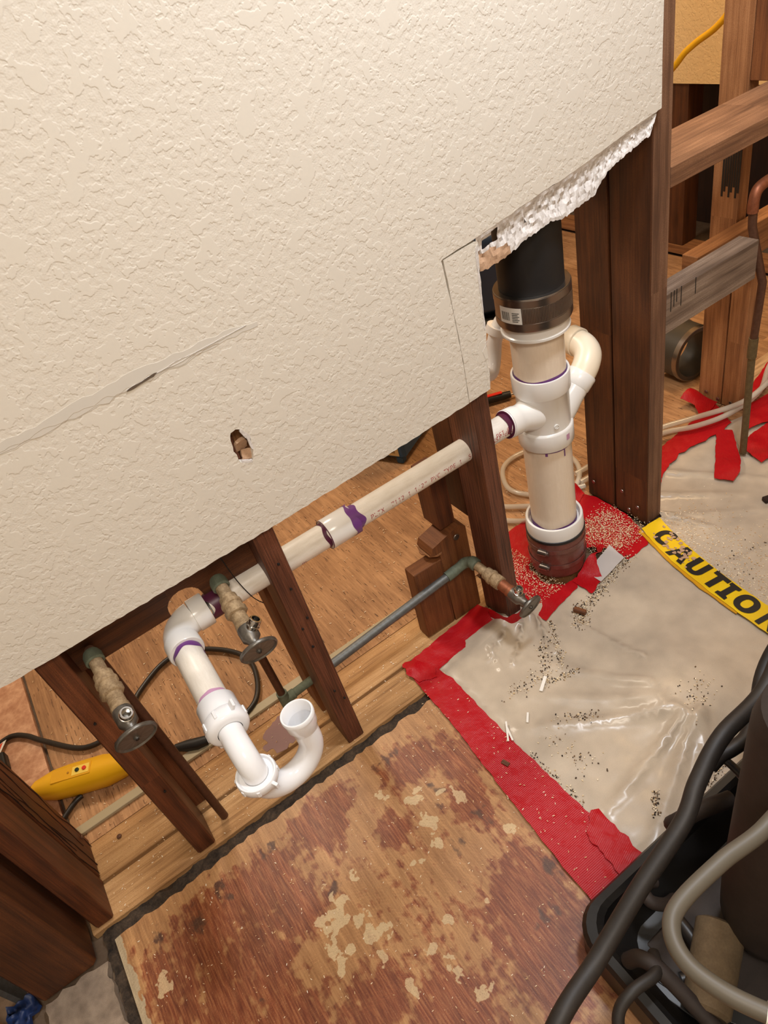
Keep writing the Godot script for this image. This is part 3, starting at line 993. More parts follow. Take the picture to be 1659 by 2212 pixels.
func build_framing() -> void:
	# sole plates under the studs
	var b := MB.new()
	box(b, Vector3(-0.485, -0.02, -0.088), Vector3(0.735, 0.0, 0.006), 0.003, 0)
	var t := thing("sole_plate", "worn pale sole plate along the bathroom floor edge", "board", Vector3(0.38, -0.02, -0.04))
	part(t, "timber", b, M.plate)
	b = MB.new()
	box(b, Vector3(-0.46, -0.02, -0.203), Vector3(0.735, -0.001, -0.096), 0.003, 0)
	t = thing("sole_plate", "cracked sole plate behind the first, beside the grey strip", "board", Vector3(0.38, -0.02, -0.15))
	part(t, "timber", b, M.plate)
	nail(t, Vector3(-0.37, -0.001, -0.17), Vector3.UP, 0.006, M.copper)
	b = MB.new()
	sheet(b, ragged([Vector2(0.0, -0.125), Vector2(0.03, -0.175), Vector2(0.085, -0.19), Vector2(0.12, -0.15), Vector2(0.09, -0.105), Vector2(0.03, -0.102)], 0.006, 0.008, 41.0), 0.012, func(_p: Vector2) -> float: return -0.0004, 0.0004)
	part(t, "primer_stain", b, mat(C(138, 98, 92), 0.5), "dried purple primer spill")
	# studs of this wall
	t = stud("wall_stud", "dark red-brown stud left of the first shut-off valve", Vector3(-0.231, 0.0, -0.09), Vector3(-0.188, 2.44, -0.0005), M.red, "", 0.004)
	for p in [Vector3(-0.215, 0.51, 0), Vector3(-0.21, 0.44, 0), Vector3(-0.2, 0.25, 0)]:
		nail(t, p, Vector3(0, 0, 1), 0.003, M.black)
	t = stud("wall_stud", "dark stud with strong straight grain right of the white trap", Vector3(0.172, 0.0, -0.09), Vector3(0.215, 2.44, -0.0005), M.lines)
	for p in [Vector3(0.196, 0.6, 0), Vector3(0.198, 0.53, 0), Vector3(0.204, 0.44, 0), Vector3(0.186, 0.42, 0), Vector3(0.19, 0.36, 0), Vector3(0.192, 0.2, 0), Vector3(0.206, 0.16, 0)]:
		nail(t, p, Vector3(0, 0, 1), 0.003, M.black)
	t = stud("wall_stud", "brown stud holding the third shut-off valve at its foot", Vector3(0.681, 0.0, -0.1), Vector3(0.722, 0.99, -0.0005), M.lines)
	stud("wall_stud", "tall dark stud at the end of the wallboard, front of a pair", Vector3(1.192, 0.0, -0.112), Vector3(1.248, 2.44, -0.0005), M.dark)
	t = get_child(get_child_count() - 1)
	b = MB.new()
	box(b, Vector3(1.1945, 0.004, -0.0008), Vector3(1.2455, 2.43, 0.0002), 0.0003)  # worn strip whose paler colour also stands in for light on the front
	part(t, "worn_lit_face", b, M.lit_stud_face, "worn greyish front face, colour lightened as if lit")
	for p in [Vector3(1.191, 0.05, -0.03), Vector3(1.191, 0.08, -0.085), Vector3(1.191, 0.025, -0.06)]:
		nail(t, p, Vector3.LEFT, 0.006)
	t = stud("wall_stud", "dark stud close behind the tall end stud, rear of the pair", Vector3(1.19, 0.0, -0.216), Vector3(1.240, 2.44, -0.117), M.dark)
	nail(t, Vector3(1.189, 0.06, -0.19), Vector3.LEFT, 0.006)
	# rear row
	stud("rear_stud", "lighter stud behind the first valve's copper riser", Vector3(-0.205, 0.0, -0.2), Vector3(-0.166, 1.0, -0.112), M.red)
	stud("rear_stud", "brown stud hidden behind the straight-grained stud", Vector3(0.168, 0.0, -0.203), Vector3(0.205, 1.0, -0.122), M.mid_dark)
	stud("rear_stud", "short brown stud standing on the stepped block", Vector3(0.616, 0.302, -0.2), Vector3(0.662, 0.47, -0.13), M.brown)
	stud("rear_stud", "dark stud close behind the brown valve stud, above the block", Vector3(0.694, 0.302, -0.2), Vector3(0.732, 1.0, -0.12), M.dark)
	# blocking board behind the two left valves, with a round notch for the drain
	var poly := [Vector2(-0.1875, 0.578), Vector2(-0.012, 0.580)]
	for k in 9:
		var a := PI - PI * k / 8.0
		poly.append(Vector2(0.022, 0.592) + Vector2(cos(a) * 0.034, sin(a) * 0.030))
	poly += [Vector2(0.058, 0.581), Vector2(0.1715, 0.578), Vector2(0.1715, 0.72), Vector2(-0.1875, 0.72)]
	b = MB.new()
	prism(b, poly, Vector3(0, 0, -0.054), Vector3.RIGHT, Vector3.UP, 0.034)
	for i in b.u.size():
		b.u[i] = Vector2(b.u[i].y, b.u[i].x)
	t = thing("blocking_board", "dark blocking board with round notch behind the valves", "board", Vector3(0, 0.578, -0.066))
	part(t, "timber", b, M.dark)
	# stepped block beside the third valve
	t = thing("wood_block", "stepped brown wood block standing beside the third valve", "block", Vector3(0.58, 0, -0.14))
	b = MB.new()
	b.xf = Transform3D(Basis(Vector3.FORWARD, 0.03), Vector3(0.0, 0.018, 0))
	box(b, Vector3(0.500, 0.0, -0.158), Vector3(0.590, 0.232, -0.116), 0.003)
	part(t, "low_piece", b, M.mid_dark)
	b = MB.new()
	prism(b, [Vector2(0.591, 0.0), Vector2(0.676, 0.0), Vector2(0.678, 0.285), Vector2(0.66, 0.30), Vector2(0.575, 0.28), Vector2(0.566, 0.262), Vector2(0.591, 0.25)], Vector3(0, 0, -0.115), Vector3.RIGHT, Vector3.UP, 0.06)
	for i in b.u.size():
		b.u[i] = Vector2(b.u[i].x, b.u[i].y)
	part(t, "high_piece", b, M.mid_dark)
	b = MB.new()
	prism(b, ragged([Vector2(0.565, -0.175), Vector2(0.60, -0.18), Vector2(0.605, -0.12), Vector2(0.58, -0.11), Vector2(0.56, -0.125)], 0.01, 0.006, 3.0), Vector3(0, 0.252, 0), Vector3.RIGHT, Vector3.BACK, 0.003)
	part(t, "splinter", b, M.mid)
	nail(t, Vector3(0.645, 0.272, -0.115), Vector3(0, 0, 1), 0.009)

# words bent round a pipe that runs along +x
func pipe_text(t: Node3D, words: String, at: Vector3, dir: Vector3, r: float, ang: float, size: float, stretch := 1.0) -> void:
	var tm := TextMesh.new()
	var sf := SystemFont.new()
	sf.font_names = PackedStringArray(["Droid Sans Mono"])
	tm.font = sf
	tm.text = words
	tm.font_size = 32
	tm.pixel_size = size / 24.0
	tm.depth = 0.0
	tm.curve_step = 2.0
	tm.horizontal_alignment = HORIZONTAL_ALIGNMENT_LEFT
	var a := tm.get_mesh_arrays()
	var vs: PackedVector3Array = a[Mesh.ARRAY_VERTEX]
	var ix = a[Mesh.ARRAY_INDEX]
	var f := frame(dir, Vector3.UP)
	var b := MB.new()
	var idx := []
	if ix == null or ix.size() == 0:
		for i in vs.size():
			idx.append(i)
	else:
		idx = Array(ix)
	for i in range(0, idx.size() - 2, 3):
		var p := []
		var m := []
		for j in 3:
			var q: Vector3 = vs[idx[i + j]]
			var th := ang + q.y / r
			# up the front of the pipe
			var d := Vector3.BACK * cos(th) + Vector3.UP * sin(th)
			d = (d - f[2] * d.dot(f[2])).normalized()
			p.append(at + f[2] * q.x * stretch + d * (r + 0.0003))
			m.append(d)
		b.tri(p[0], p[1], p[2], m[0], m[1], m[2], Vector2.ZERO, Vector2.ZERO, Vector2.ZERO)
	if b.v.size() > 0:
		part(t, "printed_lettering", b, M.ink, "red printed lettering")

func build_drain() -> void:
	var a := Vector3(0.055, 0.556, -0.050)
	var e := Vector3(0.802, 0.541, -0.062)
	var ax := (e - a).normalized()
	var r := 0.0262
	var ln := a.distance_to(e)
	var t := thing("drain_pipe", "long white plastic drain pipe passing through the studs", "pipe", a)
	var at := func(x: float) -> Vector3: return a + ax * ((x - a.x) / ax.x)
	var b := MB.new()
	lathe(b, [Vector2(0, r), Vector2(ln, r)], a, ax, 40)
	part(t, "pipe", b, M.pvc_old)
	# coupling
	b = MB.new()
	var cp: Vector3 = at.call(0.318)
	lathe(b, [Vector2(0, r), Vector2(0, 0.0312), Vector2(0.002, 0.0325), Vector2(0.062, 0.0325), Vector2(0.064, 0.0312), Vector2(0.064, r)], cp, ax, 40)
	var cpl := part(t, "coupling", b, M.pvc)
	b = MB.new()
	band_on(b, cp, ax, r + 0.0006, -0.009, 0.0, 0, TAU, Vector3.UP, 0.006, 3.0)
	band_on(b, cp, ax, 0.0318, -0.001, 0.001, 0, TAU, Vector3.UP, 0.0, 3.0)
	part(cpl, "primer_ring", b, M.primer_dark, "dark red primer ring")
	b = MB.new()
	band_on(b, cp, ax, r + 0.0006, 0.064, 0.078, 0, TAU, Vector3.UP, 0.008, 8.0)
	part(cpl, "primer_ring", b, M.purple, "purple primer ring")
	b = MB.new()
	band_on(b, cp, ax, 0.0329, 0.055, 0.0642, 0, TAU, Vector3.UP, 0.007, 11.0, 72)
	band_on(b, cp, ax, 0.0330, 0.006, 0.054, -0.42, -0.18, Vector3.UP, 0.004, 5.0, 10)
	band_on(b, cp, ax, 0.0329, -0.001, 0.016, -0.75, -0.10, Vector3.UP, 0.012, 9.0, 14)
	band_on(b, cp, ax, 0.0331, 0.004, 0.026, -1.2, -0.85, Vector3.UP, 0.004, 2.0, 10)
	part(cpl, "primer_streak", b, M.purple, "purple primer streaks")
	pipe_text(t, "PLTX  7112 1 1/2\" PVC TYPE 1  SCH. 40 NSF-dwv ASTM D-", at.call(0.412), ax, r, -0.06, 0.0108)
	pipe_text(t, "PSI @ 7", at.call(0.752), ax, r, 0.2, 0.0098)
	pipe_text(t, "DL", at.call(0.245), ax, r, -0.55, 0.0085)
	b = MB.new()
	for k in 4:
		band_on(b, at.call(0.392 + k * 0.0005), ax, r + 0.0004, 0.001 * k, 0.016 + 0.003 * (k % 2), -0.10 - 0.09 * k, -0.07 - 0.09 * k, Vector3.UP, 0.0, 0, 2)
	part(t, "printed_arrow", b, M.ink)

func build_trap() -> void:
	var t := thing("elbow_arm", "white elbow and short pipe coming out below the notched board", "pipe", Vector3(-0.02, 0.52, 0.0))
	var rb := 0.041
	var cx := -0.021
	var y0 := 0.556
	var z0 := -0.050
	# elbow from -x to +z
	var pts := []
	for k in 11:
		var a := PI / 2 * k / 10.0
		pts.append(Vector3(cx + rb - rb * sin(a), y0 - 0.003 * k / 10.0, z0 + rb - rb * cos(a)))
	var b := MB.new()
	tube(b, pts, 0.0300, 40, false)
	var el := part(t, "elbow", b, M.pvc)
	b = MB.new()
	lathe(b, [Vector2(0, 0.0300), Vector2(0.001, 0.0325), Vector2(0.029, 0.0328), Vector2(0.031, 0.0315), Vector2(0.031, 0.0262)], Vector3(cx + rb, y0, z0), Vector3.RIGHT, 40)
	part(el, "socket", b, M.pvc)
	b = MB.new()
	lathe(b, [Vector2(0, 0.0300), Vector2(0.001, 0.0325), Vector2(0.029, 0.0328), Vector2(0.031, 0.0315), Vector2(0.031, 0.0262)], Vector3(cx, y0 - 0.003, z0 + rb), Vector3.BACK, 40)
	part(el, "socket", b, M.pvc)
	b = MB.new()
	band_on(b, Vector3(cx + rb + 0.031, y0, z0), Vector3.RIGHT, 0.0268, 0.0, 0.022, 0, TAU, Vector3.UP, 0.010, 4.0)
	part(t, "primer_ring", b, M.primer_dark, "dark red primer ring")
	# short pipe
	var ya := 0.553
	var yb := 0.542
	var s := Vector3(cx, ya, 0.015)
	var e := Vector3(-0.0265, yb, 0.185)
	var ax := (e - s).normalized()
	b = MB.new()
	lathe(b, [Vector2(0, 0.0262), Vector2(s.distance_to(e), 0.0262)], s, ax, 40)
	part(t, "pipe", b, M.pvc_old)
	b = MB.new()
	band_on(b, s, ax, 0.0267, 0.006, 0.016, 0, TAU, Vector3.UP, 0.005, 6.0)
	band_on(b, s, ax, 0.0267, 0.026, 0.036, 0.0, 0.25, Vector3.UP, 0.01, 6.5, 8)
	part(t, "primer_ring", b, M.purple, "purple primer ring")
	b = MB.new()
	band_on(b, s, ax, 0.0266, 0.131, 0.145, 0, TAU, Vector3.UP, 0.006, 7.0)
	part(t, "primer_ring", b, M.primer_pink, "faded purple primer ring")
	# trap adapter and nut
	var h := s + ax * 0.140
	b = MB.new()
	lathe(b, [Vector2(0, 0.0262), Vector2(0, 0.0320), Vector2(0.002, 0.0335), Vector2(0.034, 0.0335), Vector2(0.036, 0.0300), Vector2(0.05, 0.0300)], h, ax, 40)
	part(t, "adapter", b, M.trap)
	var tr := thing("sink_trap", "glossy white plastic sink trap with open upturned inlet", "trap", Vector3(0.02, 0.42, 0.28))
	var nut := func(at: Vector3, axis: Vector3, turn: float) -> void:
		var q := MB.new()
		lathe(q, [Vector2(0, 0.0305), Vector2(0, 0.0345), Vector2(0.003, 0.0365), Vector2(0.020, 0.0365), Vector2(0.025, 0.034), Vector2(0.028, 0.029), Vector2(0.028, 0.0215)], at, axis, 40)
		var nn := part(tr, "slip_nut", q, M.trap)
		var f := frame(axis, Vector3.UP)
		for k in 8:
			var a := turn + TAU * k / 8.0
			var d: Vector3 = f[0] * cos(a) + f[1] * sin(a)
			q = MB.new()
			q.xf = Transform3D(Basis(d, d.cross(f[2]).normalized() * -1, f[2]), at + d * 0.036 + axis * 0.010)
			var big := 0.011 if k % 4 == 1 else 0.0022
			box(q, Vector3(-0.002, -0.0028, -0.008), Vector3(big, 0.0028, 0.008), 0.001)
			part(nn, "lug", q, M.trap)
	nut.call(h + ax * 0.036, ax, 0.2)
	# outlet tube: out of the wall, then down
	var o := h + ax * 0.05
	var path := [o, o + ax * 0.035]
	var rr := 0.045
	var p0: Vector3 = o + ax * 0.035
	for k in range(1, 11):
		var a := deg_to_rad(80.0) * k / 10.0
		path.append(p0 + Vector3(0, -rr * (1.0 - cos(a)), rr * sin(a)))
	var pe: Vector3 = path[-1]
	path.append(pe + Vector3(0, -0.012, 0.002))
	b = MB.new()
	tube(b, path, 0.0205, 36, false)
	part(tr, "outlet_tube", b, M.trap)
	var nt: Vector3 = pe + Vector3(0, -0.002, 0.0015)
	b = MB.new()
	lathe(b, [Vector2(-0.008, 0.0215), Vector2(-0.006, 0.030), Vector2(0.0, 0.0325), Vector2(0.002, 0.0340), Vector2(0.013, 0.0340), Vector2(0.016, 0.0325), Vector2(0.016, 0.0300), Vector2(0.012, 0.0275), Vector2(0.012, 0.0205)], nt - Vector3(0, 0.010, 0), Vector3.UP, 40)
	var n2 := part(tr, "slip_nut", b, M.trap)
	for k in 8:
		var a := 0.35 + TAU * k / 8.0
		var d := Vector3(cos(a), 0, sin(a))
		b = MB.new()
		b.xf = Transform3D(Basis(d, Vector3.UP, d.cross(Vector3.UP)), nt - Vector3(0, 0.003, 0) + d * 0.033)
		box(b, Vector3(-0.002, -0.005, -0.0030), Vector3(0.011 if k % 4 == 1 else 0.0024, 0.006, 0.0030), 0.001)
		part(n2, "lug", b, M.trap)
	# U bend swinging to +x and back up
	var w := 0.050
	var c0 := nt + Vector3(w, -0.020, 0)
	path = [nt + Vector3(0, -0.004, 0), nt + Vector3(0, -0.012, 0)]
	for k in 17:
		var a := PI + PI * k / 16.0
		path.append(c0 + Vector3(w * cos(a), w * sin(a) * 1.0, -0.016 * k / 16.0))
	var up: Vector3 = path[-1]
	path.append(up + Vector3(0, 0.02, -0.002))
	path.append(up + Vector3(0, 0.040, -0.005))
	b = MB.new()
	tube(b, path, 0.0208, 36, false)
	part(tr, "bend", b, M.trap)
	var ie: Vector3 = path[-1]
	b = MB.new()
	lathe(b, [Vector2(-0.03, 0.0208), Vector2(-0.014, 0.0225), Vector2(-0.006, 0.0262), Vector2(0.012, 0.0268), Vector2(0.013, 0.0282), Vector2(0.019, 0.0282), Vector2(0.0205, 0.0272), Vector2(0.0205, 0.0250), Vector2(0.018, 0.0236), Vector2(-0.03, 0.0185), Vector2(-0.06, 0.0180)], ie, Vector3(0, 1, -0.08), 40)
	part(tr, "inlet_collar", b, M.trap)

func lathe_k(b: MB, k: float, prof: Array, at: Vector3, ax: Vector3, seg: int) -> void:
	var q := []
	for p in prof:
		q.append(Vector2(p.x, p.y * k))
	lathe(b, q, at, ax, seg)

func valve(label: String, a: Vector3, tip: Vector3, out_dir: Vector3, bright: bool, scale := 1.0) -> void:
	var ax := (tip - a).normalized()
	var ln := a.distance_to(tip)
	var t := thing("shutoff_valve", label, "valve", a)
	var s := func(k: float) -> float: return k * ln
	var b := MB.new()
	lathe_k(b, 1.22, [Vector2(-0.008, 0.011), Vector2(0, 0.0135), Vector2(0.014, 0.0135), Vector2(0.016, 0.0105)], a, ax, 20)
	part(t, "fitting", b, M.verdigris)
	b = MB.new()
	lathe_k(b, 1.22, [Vector2(0.01, 0.0098), Vector2(s.call(0.26), 0.0098)], a, ax, 20)
	part(t, "stub", b, M.brass if not bright else M.brass)
	b = MB.new()
	lathe_k(b, 1.22, [Vector2(s.call(0.24), 0.0100), Vector2(s.call(0.25), 0.0135), Vector2(s.call(0.33), 0.0138), Vector2(s.call(0.335), 0.0158), Vector2(s.call(0.37), 0.0158), Vector2(s.call(0.38), 0.0140), Vector2(s.call(0.43), 0.0142)], a, ax, 20)
	part(t, "union", b, M.brass)
	b = MB.new()
	lathe_k(b, 1.22, [Vector2(s.call(0.42), 0.0150), Vector2(s.call(0.425), 0.0166), Vector2(s.call(0.50), 0.0166), Vector2(s.call(0.51), 0.0145), Vector2(s.call(0.515), 0.0115)], a, ax, 6)
	part(t, "hex_nut", b, M.brass)
	b = MB.new()
	lathe_k(b, 1.22, [Vector2(s.call(0.50), 0.0115), Vector2(s.call(0.64), 0.0118), Vector2(s.call(0.645), 0.0128), Vector2(s.call(0.70), 0.0132)], a, ax, 20)
	part(t, "neck", b, M.copper_bright if bright else M.brass)
	b = MB.new()
	lathe_k(b, 1.22, [Vector2(s.call(0.69), 0.0130), Vector2(s.call(0.72), 0.0142), Vector2(s.call(0.84), 0.0135), Vector2(s.call(0.88), 0.0085), Vector2(s.call(0.93), 0.0075), Vector2(s.call(0.96), 0.012)], a, ax, 20)
	part(t, "body", b, M.wheel)
	b = MB.new()
	var oa: Vector3 = a + ax * s.call(0.78)
	lathe_k(b, 1.2, [Vector2(0.004, 0.0088), Vector2(0.018, 0.0084), Vector2(0.019, 0.0100), Vector2(0.021, 0.0100), Vector2(0.0215, 0.0086), Vector2(0.024, 0.0092), Vector2(0.026, 0.0086), Vector2(0.028, 0.0092), Vector2(0.030, 0.0086), Vector2(0.033, 0.0088), Vector2(0.034, 0.0080), Vector2(0.034, 0.0062), Vector2(0.016, 0.0058), Vector2(0.016, 0.0)], oa, out_dir, 20)
	part(t, "outlet", b, M.chrome)
	b = MB.new()
	var f := frame(ax, Vector3.UP)
	b.xf = Transform3D(Basis(f[0] * 1.12, f[1] * 0.86, f[2]), a + ax * ln)
	lathe(b, [Vector2(-0.006, 0.010), Vector2(-0.004, 0.0285), Vector2(-0.002, 0.0310), Vector2(0.002, 0.0312), Vector2(0.004, 0.0300), Vector2(0.0045, 0.0285), Vector2(0.002, 0.026), Vector2(0.003, 0.008), Vector2(0.0022, 0.0055), Vector2(0.0022, 0.0045), Vector2(0.0055, 0.0040), Vector2(0.006, 0.0)], Vector3.ZERO, Vector3.BACK, 36)
	var hd := part(t, "handle", b, M.wheel)
	b = MB.new()
	b.xf = Transform3D(Basis(f[0], f[1], f[2]), a + ax * ln)
	lathe(b, [Vector2(0.0058, 0.0034), Vector2(0.0066, 0.0030), Vector2(0.0066, 0.0)], Vector3.ZERO, Vector3.BACK, 10)
	part(hd, "screw", b, M.black)

func build_supply() -> void:
	valve("corroded shut-off valve above the yellow box, handle of grey metal", Vector3(-0.154, 0.622, -0.024), Vector3(-0.150, 0.584, 0.155), Vector3(0.25, 0.8, 0.55), false)
	valve("crusted shut-off valve with green ring, over the white trap arm", Vector3(0.088, 0.617, -0.024), Vector3(0.079, 0.575, 0.135), Vector3(0.62, 0.75, 0.1), false)
	valve("shut-off valve with copper neck at the foot of the brown stud", Vector3(0.652, 0.205, -0.075), Vector3(0.672, 0.168, 0.105), Vector3(0.1, 1.0, 0.3), true)
	# risers
	var b := MB.new()
	tube(b, smooth([Vector3(-0.154, 0.626, -0.036), Vector3(-0.152, 0.58, -0.045), Vector3(-0.150, 0.3, -0.044), Vector3(-0.148, 0.001, -0.044)], 4), 0.0092, 16)
	var t := thing("copper_riser", "brown copper riser dropping from the first valve into the plate", "pipe", Vector3(-0.148, 0, -0.044))
	part(t, "pipe", b, M.copper)
	b = MB.new()
	tube(b, [Vector3(0.096, 0.70, -0.1), Vector3(0.098, 0.4, -0.1), Vector3(0.099, 0.172, -0.1)], 0.0092, 16)
	t = thing("water_pipe", "dark riser and grey galvanized run between second and third valve", "pipe", Vector3(0.1, 0, -0.1))
	part(t, "riser", b, M.copper)
	b = MB.new()
	lathe(b, [Vector2(-0.028, 0.0095), Vector2(-0.027, 0.0128), Vector2(0.026, 0.0128), Vector2(0.027, 0.0095)], Vector3(0.099, 0.150, -0.1), Vector3.UP, 20)
	lathe(b, [Vector2(0.0, 0.0120), Vector2(0.026, 0.0124), Vector2(0.027, 0.0095)], Vector3(0.099, 0.150, -0.1), Vector3.RIGHT, 20)
	part(t, "tee", b, M.verdigris)
	b = MB.new()
	tube(b, [Vector3(0.099, 0.13, -0.1), Vector3(0.100, 0.06, -0.1), Vector3(0.100, 0.001, -0.1)], 0.0100, 16)
	part(t, "lower_riser", b, M.verdigris)
	b = MB.new()
	tube(b, [Vector3(0.12, 0.150, -0.1), Vector3(0.23, 0.158, -0.1)], 0.0102, 18, false)
	part(t, "green_run", b, M.verdigris)
	b = MB.new()
	tube(b, [Vector3(0.23, 0.158, -0.1), Vector3(0.60, 0.186, -0.098)], 0.0108, 20, false)
	part(t, "galvanized_run", b, M.galv)
	b = MB.new()
	tube(b, smooth([Vector3(0.585, 0.185, -0.098), Vector3(0.62, 0.190, -0.097), Vector3(0.642, 0.198, -0.092), Vector3(0.651, 0.204, -0.078)], 5), [0.0135, 0.0135, 0.0135, 0.0135, 0.0135, 0.0128, 0.0128, 0.0130, 0.0135, 0.0140, 0.0140, 0.0140, 0.0140, 0.0140, 0.0140, 0.0140], 20)
	part(t, "elbow_fitting", b, M.verdigris)
	# thin wire hanging in front of the drain
	b = MB.new()
	tube(b, smooth([Vector3(0.112, 0.66, -0.03), Vector3(0.118, 0.60, -0.022), Vector3(0.130, 0.545, -0.019), Vector3(0.1435, 0.515, -0.022)], 5), 0.0010, 8)
	solo("thin_wire", "thin dark wire hanging over the drain pipe beside second valve", "wire", b, M.black)

func build_stack() -> void:
	var o := Vector3(0.921, 0, -0.07)
	var t := thing("drain_stack", "upright white drain stack with side branches and rubber joints", "pipe", o)
	var up := Vector3.UP
	var ref := Vector3.BACK
	var b := MB.new()
	lathe(b, [Vector2(-0.02, 0.060), Vector2(0.03, 0.060)], o, up, 48)
	part(t, "old_pipe_end", b, M.mid)
	b = MB.new()
	lathe(b, [Vector2(0.022, 0.060), Vector2(0.022, 0.0735), Vector2(0.026, 0.0745), Vector2(0.146, 0.0755), Vector2(0.150, 0.0745), Vector2(0.150, 0.066)], o, up, 48)
	part(t, "rubber_sleeve", b, textured(mat(C(128, 74, 66), 0.25), M.gypsum.albedo_texture, 4.0))
	for y in [0.062, 0.116]:
		b = MB.new()
		lathe(b, [Vector2(y - 0.007, 0.0757), Vector2(y - 0.007, 0.0768), Vector2(y + 0.007, 0.0772), Vector2(y + 0.007, 0.0757)], o, up, 48)
		var cl := part(t, "hose_clamp", b, textured(mat(C(150, 110, 104), 0.3, 0.6), M.gypsum.albedo_texture, 6.0))
		b = MB.new()
		var d := Vector3(-0.93, 0, 0.36).normalized()
		var at: Vector3 = o + d * 0.080 + up * y
		var tg := d.cross(up).normalized()
		lathe(b, [Vector2(-0.016, 0.0), Vector2(-0.016, 0.006), Vector2(-0.010, 0.0065), Vector2(-0.010, 0.0085), Vector2(0.012, 0.0085), Vector2(0.012, 0.006), Vector2(0.014, 0.0)], at, tg, 14)
		box_oriented(b, at - d * 0.004, tg, up, d, Vector3(0.010, 0.0085, 0.004))
		part(cl, "screw_housing", b, M.steel)
	b = MB.new()
	lathe(b, [Vector2(0.143, 0.0756), Vector2(0.143, 0.0766), Vector2(0.151, 0.0766), Vector2(0.152, 0.0745)], o, up, 48)
	part(t, "rubber_lip", b, M.rubber)
	b = MB.new()
	lathe(b, [Vector2(0.142, 0.0742), Vector2(0.160, 0.0745), Vector2(0.186, 0.0735), Vector2(0.190, 0.0720), Vector2(0.190, 0.0665), Vector2(0.183, 0.0645), Vector2(0.172, 0.0640), Vector2(0.172, 0.0575)], o, up, 48)
	part(t, "hub_ring", b, M.pvc)
	b = MB.new()
	band_on(b, o, up, 0.0582, 0.170, 0.186, 0, TAU, ref, 0.006, 2.0)
	part(t, "primer_ring", b, M.purple, "purple primer ring")
	b = MB.new()
	lathe(b, [Vector2(0.172, 0.0575), Vector2(0.74, 0.0575)], o, up, 48)
	part(t, "pipe", b, M.pvc_cream)
	# cross fitting
	b = MB.new()
	lathe(b, [Vector2(0.433, 0.0578), Vector2(0.432, 0.0640), Vector2(0.434, 0.0652), Vector2(0.474, 0.0652), Vector2(0.478, 0.0635), Vector2(0.480, 0.0600), Vector2(0.568, 0.0600), Vector2(0.572, 0.0635), Vector2(0.576, 0.0652), Vector2(0.616, 0.0655), Vector2(0.6195, 0.0645), Vector2(0.6195, 0.0605), Vector2(0.614, 0.0580)], o, up, 48)
	var ts := part(t, "cross_fitting", b, M.pvc)
	b = MB.new()
	band_on(b, o, up, 0.0580, 0.6135, 0.6225, 0, TAU, ref, 0.003, 5.0)
	part(ts, "primer_ring", b, M.purple, "purple primer ring")
	b = MB.new()
	band_on(b, o, up, 0.0581, 0.426, 0.433, 0, TAU, ref, 0.004, 6.0)
	band_on(b, o, up, 0.0582, 0.405, 0.43, 1.55, 1.61, ref, 0.002, 6.0, 4)
	band_on(b, o, up, 0.0582, 0.418, 0.43, 0.75, 0.85, ref, 0.002, 6.0, 4)
	part(ts, "primer_ring", b, M.purple, "purple primer ring")
	b = MB.new()
	band_on(b, o, up, 0.0657, 0.446, 0.470, 1.62, 1.78, ref, 0.010, 16.0, 8)
	part(ts, "primer_smear", b, M.primer_pink)
	# raised print on the lower hub
	b = MB.new()
	var f := frame(up, ref)
	var a0 := 1.28
	var d0: Vector3 = f[0] * cos(a0) + f[1] * sin(a0)
	lathe(b, [Vector2(-0.001, 0.0062), Vector2(0.0015, 0.0062), Vector2(0.002, 0.0055), Vector2(0.002, 0.0048), Vector2(-0.001, 0.0046)], o + up * 0.498 + d0 * 0.0605, d0, 20)
	box_oriented(b, o + up * 0.498 + d0 * 0.061, d0.cross(up).rotated(d0, 0.7), up.rotated(d0, 0.7), d0, Vector3(0.005, 0.0011, 0.0012))
	part(ts, "mould_mark", b, M.pvc)
	# left branch
	var lb := Vector3(0.800, 0.541, -0.062)
	var ld := (Vector3(0.921, 0.520, -0.066) - lb).normalized()
	b = MB.new()
	lathe(b, [Vector2(0.0, 0.0265), Vector2(0.0, 0.0325), Vector2(0.002, 0.0338), Vector2(0.030, 0.0338), Vector2(0.034, 0.0320), Vector2(0.05, 0.0325), Vector2(0.072, 0.040), Vector2(0.095, 0.044)], lb, ld, 40)
	var lh := part(ts, "left_branch", b, M.pvc)
	b = MB.new()
	lathe(b, [Vector2(-0.001, 0.0262), Vector2(-0.001, 0.0290), Vector2(-0.0006, 0.0322), Vector2(0.003, 0.0340), Vector2(0.003, 0.0336)], lb, ld, 40)
	band_on(b, lb, ld, 0.0266, -0.012, 0.0, 0, TAU, ref, 0.006, 9.0)
	part(t, "primer_ring", b, M.primer_dark, "dark purple primer ring")
	# right branch: sweeps up, then an elbow into the other room
	b = MB.new()
	tube(b, smooth([Vector3(0.925, 0.468, -0.07), Vector3(0.97, 0.490, -0.07), Vector3(1.005, 0.511, -0.07), Vector3(1.03, 0.530, -0.07)], 5), [0.046, 0.045, 0.044, 0.043, 0.042, 0.041, 0.0395, 0.038, 0.0365, 0.035, 0.034, 0.0335, 0.033, 0.0325, 0.032, 0.032], 36, false)
	part(ts, "right_branch", b, M.pvc)
	var rd := Vector3(0.035, 0.027, 0).normalized()
	b = MB.new()
	lathe(b, [Vector2(-0.004, 0.031), Vector2(0.0, 0.0345), Vector2(0.030, 0.0350), Vector2(0.033, 0.0335), Vector2(0.033, 0.027)], Vector3(1.022, 0.524, -0.07), rd, 36)
	part(ts, "right_socket", b, M.pvc)
	b = MB.new()
	tube(b, smooth([Vector3(1.040, 0.538, -0.07), Vector3(1.062, 0.556, -0.073), Vector3(1.083, 0.571, -0.086), Vector3(1.094, 0.580, -0.110), Vector3(1.096, 0.583, -0.140)], 6), 0.0315, 36, false)
	var el := part(t, "elbow", b, M.pvc_tan)
	b = MB.new()
